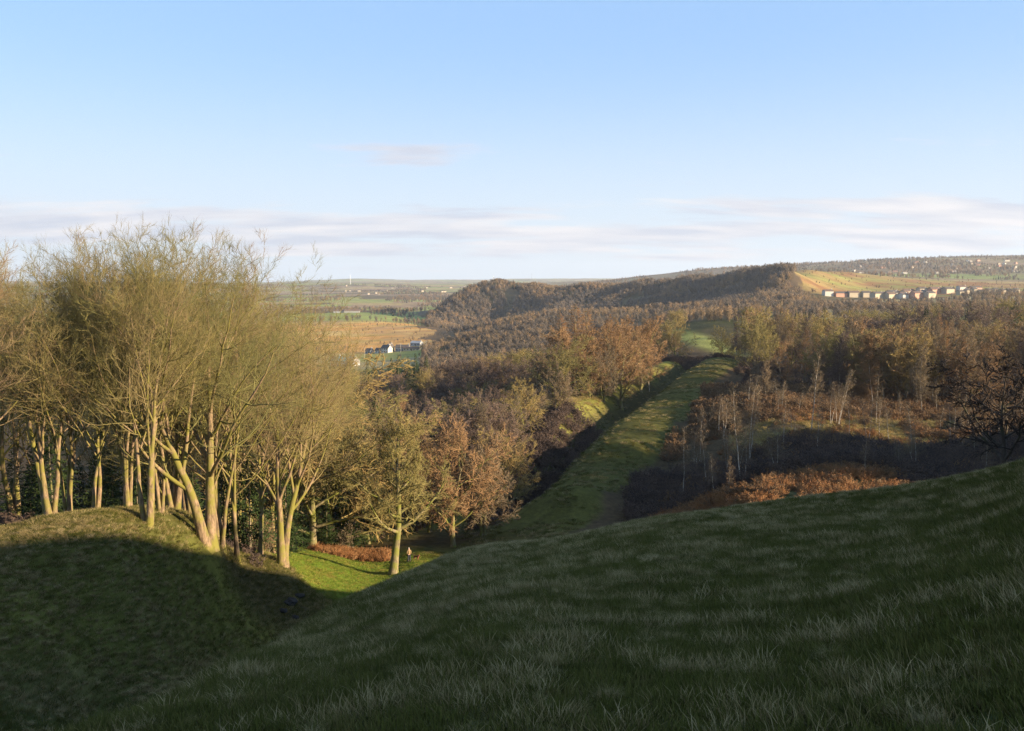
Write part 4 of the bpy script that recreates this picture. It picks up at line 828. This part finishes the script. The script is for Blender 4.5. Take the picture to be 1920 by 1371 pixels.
# poles and masts
def pole(name, px, y, h, label, mat, r=.18, arm=1.6, cat='pole', group=None):
    x = ux(px, y, 640); o = empty(name, (x, y, zat(x, y))); tag(o, label, cat, group); q = np.random.default_rng(3)
    link('post', build('post', [grow(q, A3([0, 0, -1]), A3([0, 0, 1]), np.array([h + 1.0]), np.array([r]), 2, 0, 0, .7)], [8], [], mat), o)
    if arm: link('crossarm', boxes('crossarm', [(-arm, arm, -.1, .1, h - .9, h - .65)], mat), o)
for px, y, h, lab in ((683, 880, 11, 'wooden utility pole standing left of the cottages'), (642, 800, 10, 'wooden utility pole behind the green-roofed barn'), (751, 900, 10, 'wooden utility pole in front of the blue-grey shed'), (799, 860, 13, 'tall wooden utility pole right of the long cream shed')):
    pole('utility_pole', px, y, h, lab, M['pole'], group='utility poles by the cottages')
pole('radio_mast', 659, 5500, 60, 'white mast on the far valley skyline', M['steel'], 1.1, 7, 'mast'); pole('radio_mast', 925, 5400, 55, 'thin pale mast on the skyline behind the wooded knoll', M['steel'], 1.1, 0, 'mast'); pole('radio_mast', 997, 5600, 60, 'thin grey mast on the skyline right of the wooded knoll', M['grey_wall'], 1.0, 5, 'mast')
# dark stones in the ditch
def rock(px, py_y, s, seed, lab):
    import bmesh
    bm = bmesh.new(); bmesh.ops.create_icosphere(bm, subdivisions=3, radius=1)
    q = random.Random(seed); o3 = Vector((q.random() * 9, q.random() * 9, 0))
    for v in bm.verts:
        c = v.co.copy(); f = .75 + .5 * vnoise(np.array([c.x * 1.7 + o3.x]), np.array([c.y * 1.7 + c.z * 2.3 + o3.y]), seed)[0]; v.co = Vector((c.x * f * 1.5, c.y * f, c.z * f * .6)) * s
    me = bpy.data.meshes.new('rock'); bm.to_mesh(me); bm.free(); me.materials.append(M['rock']); x = ux(px, py_y, 1130); o = link('rock', me); o.location = (x, py_y, zat(x, py_y) + s * .1); o.rotation_euler = (0, 0, q.random() * 6); tag(o, lab, 'rock', 'rocks in the ditch')
rock(545, 74, .50, 1, 'largest dark stone in the bottom of the near ditch'); rock(560, 76, .38, 2, 'dark stone right of the largest one in the ditch'); rock(530, 72, .34, 3, 'dark stone left of the largest one in the ditch'); rock(553, 71.5, .26, 4, 'smallest dark stone, in front of the largest one in the ditch')

# ------------------------------------------------------------------ walker and dog
def skin(name, verts, edges, radii, mat, parent=None, root=0, sub=2):
    me = bpy.data.meshes.new(name); me.from_pydata(verts, edges, []); o = link(name, me, parent)
    md = o.modifiers.new('skin', 'SKIN'); md.use_smooth_shade = True
    for k, r in enumerate(radii):
        sv = me.skin_vertices[0].data[k]; sv.radius = (r, r) if not isinstance(r, tuple) else r; sv.use_root = (k == root)
    ss = o.modifiers.new('sub', 'SUBSURF'); ss.levels = sub; ss.render_levels = sub
    dg = bpy.context.evaluated_depsgraph_get(); ev = o.evaluated_get(dg); nm = bpy.data.meshes.new_from_object(ev); o.modifiers.clear(); o.data = nm
    nm.materials.clear(); nm.materials.append(mat)
    for p_ in nm.polygons: p_.use_smooth = True
    return o
M['skin'] = mat_plain('skin', (.55, .34, .25)); M['jacket'] = mat_plain('tan_jacket', (.30, .20, .10)); M['trousers'] = mat_plain('dark_trousers', (.035, .04, .06)); M['hat'] = mat_plain('pale_hair', (.55, .50, .44)); M['boot'] = mat_plain('boot', (.03, .025, .02)); M['dogfur'] = mat_plain('dog_fur', (.22, .09, .05))
wx = ux(767, 106, 1050); person = empty('person', (wx, 106, zat(wx, 106) + .02), math.radians(200)); tag(person, 'person in a tan jacket and dark trousers standing by the lone oak', 'person')
hip, kn, an_ = .93, .5, .09
BV = [(0, 0, .98), (0, 0, 1.15), (0, .01, 1.32), (0, 0, 1.44), (0, -.01, 1.53), (0, -.03, 1.60), (0, -.03, 1.70),
      (.09, 0, .9), (.10, -.03, .5), (.10, .02, .09), (.10, -.14, .05), (-.09, 0, .9), (-.11, .02, .5), (-.12, .10, .09), (-.12, -.06, .05),
      (.19, 0, 1.40), (.25, .02, 1.14), (.24, -.10, .91), (-.19, 0, 1.40), (-.25, .03, 1.14), (-.22, -.12, .93)]
BE = [(0, 1), (1, 2), (2, 3), (3, 4), (4, 5), (5, 6), (0, 7), (7, 8), (8, 9), (9, 10), (0, 11), (11, 12), (12, 13), (13, 14), (3, 15), (15, 16), (16, 17), (3, 18), (18, 19), (19, 20)]
BR = [(.15, .11), (.14, .10), (.16, .11), .09, .055, .085, .08, .09, .06, .045, .04, .09, .06, .045, .04, .06, .045, .032, .06, .045, .032]
body = skin('body', BV, BE, BR, M['skin'], person)
jv = [0, 1, 2, 3, 15, 16, 18, 19]; jm = {v: k for k, v in enumerate(jv)}
vv = [BV[i] for i in jv]; vv[0] = (0, 0, .90); vv += [(.243, -.08, .95), (-.225, -.10, .97)]
skin('jacket', vv, [(0, 1), (1, 2), (2, 3), (3, 4), (4, 5), (5, 8), (3, 6), (6, 7), (7, 9)], [(.19, .15), (.175, .135), (.185, .14), .10, .085, .068, .085, .068, .055, .055], M['jacket'], person)
skin('trousers', [(0, 0, .98), (.09, 0, .88), (.10, -.03, .5), (.10, .02, .12), (-.09, 0, .88), (-.11, .02, .5), (-.12, .10, .12)], [(0, 1), (1, 2), (2, 3), (0, 4), (4, 5), (5, 6)], [(.16, .125), .11, .082, .068, .11, .082, .068], M['trousers'], person)
for sx_, q in ((.10, (-.03, .02)), (-.12, (.06, .10))): skin('boot', [(sx_, q[1], .13), (sx_, q[1], .06), (sx_, q[1] - .10, .05), (sx_, q[1] - .18, .045)], [(0, 1), (1, 2), (2, 3)], [.06, .062, .052, .045], M['boot'], person)
skin('hair', [(0, -.005, 1.66), (0, -.015, 1.73), (0, .03, 1.69)], [(0, 1), (1, 2)], [.088, .082, .075], M['hat'], person)
bx_ = skin('nose', [(0, -.10, 1.64), (0, -.13, 1.625)], [(0, 1)], [.015, .014], M['skin'], body)
dx = ux(781, 106.5, 1050); dog = empty('dog', (dx, 106.5, zat(dx, 106.5) + .01), math.radians(60)); tag(dog, 'small reddish brown dog on the grass beside the walker', 'dog')
DV = [(0, .28, .44), (0, .05, .45), (0, -.22, .42), (0, -.32, .55), (0, -.38, .64), (0, -.50, .61), (.08, .30, .32), (.08, .36, .17), (.08, .31, .02), (-.08, .30, .32), (-.08, .35, .17), (-.08, .31, .02), (.08, -.22, .28), (.08, -.21, .15), (.08, -.23, .02), (-.08, -.22, .28), (-.08, -.20, .15), (-.08, -.22, .02), (0, .40, .46), (0, .54, .56), (.05, -.35, .72), (-.05, -.35, .72)]
DE = [(0, 1), (1, 2), (2, 3), (3, 4), (4, 5), (0, 6), (6, 7), (7, 8), (0, 9), (9, 10), (10, 11), (2, 12), (12, 13), (13, 14), (2, 15), (15, 16), (16, 17), (0, 18), (18, 19), (4, 20), (4, 21)]
skin('body', DV, DE, [.12, .12, .14, .09, .075, .035, .07, .04, .025, .07, .04, .025, .055, .035, .025, .055, .035, .025, .03, .015, .02, .02], M['dogfur'], dog, root=1)

# ------------------------------------------------------------------ haze over the valley
zlo, zhi = float(gz.min()) - 1.5, float(gz.max()) + 30
hm = bpy.data.materials.new('haze_air'); hm.use_nodes = True; hn = hm.node_tree; hn.nodes.clear()
ho = hn.nodes.new('ShaderNodeOutputMaterial'); hv_ = hn.nodes.new('ShaderNodeVolumePrincipled'); hv_.inputs['Color'].default_value = (.82, .89, 1, 1); hv_.inputs['Density'].default_value = 0.00005; hv_.inputs['Anisotropy'].default_value = 0.2
hn.links.new(hv_.outputs[0], ho.inputs['Volume'])
hme = boxes('haze', [(-12600, 12600, -12600, 12600, zlo, zhi)], hm); haze = link('haze', hme); tag(haze, 'thin pale haze lying over the valley', 'haze', kind='stuff')

#print('TRIS', sum(len(p.vertices) - 2 for me in bpy.data.meshes for p in me.polygons), 'zhi', zhi, zlo)
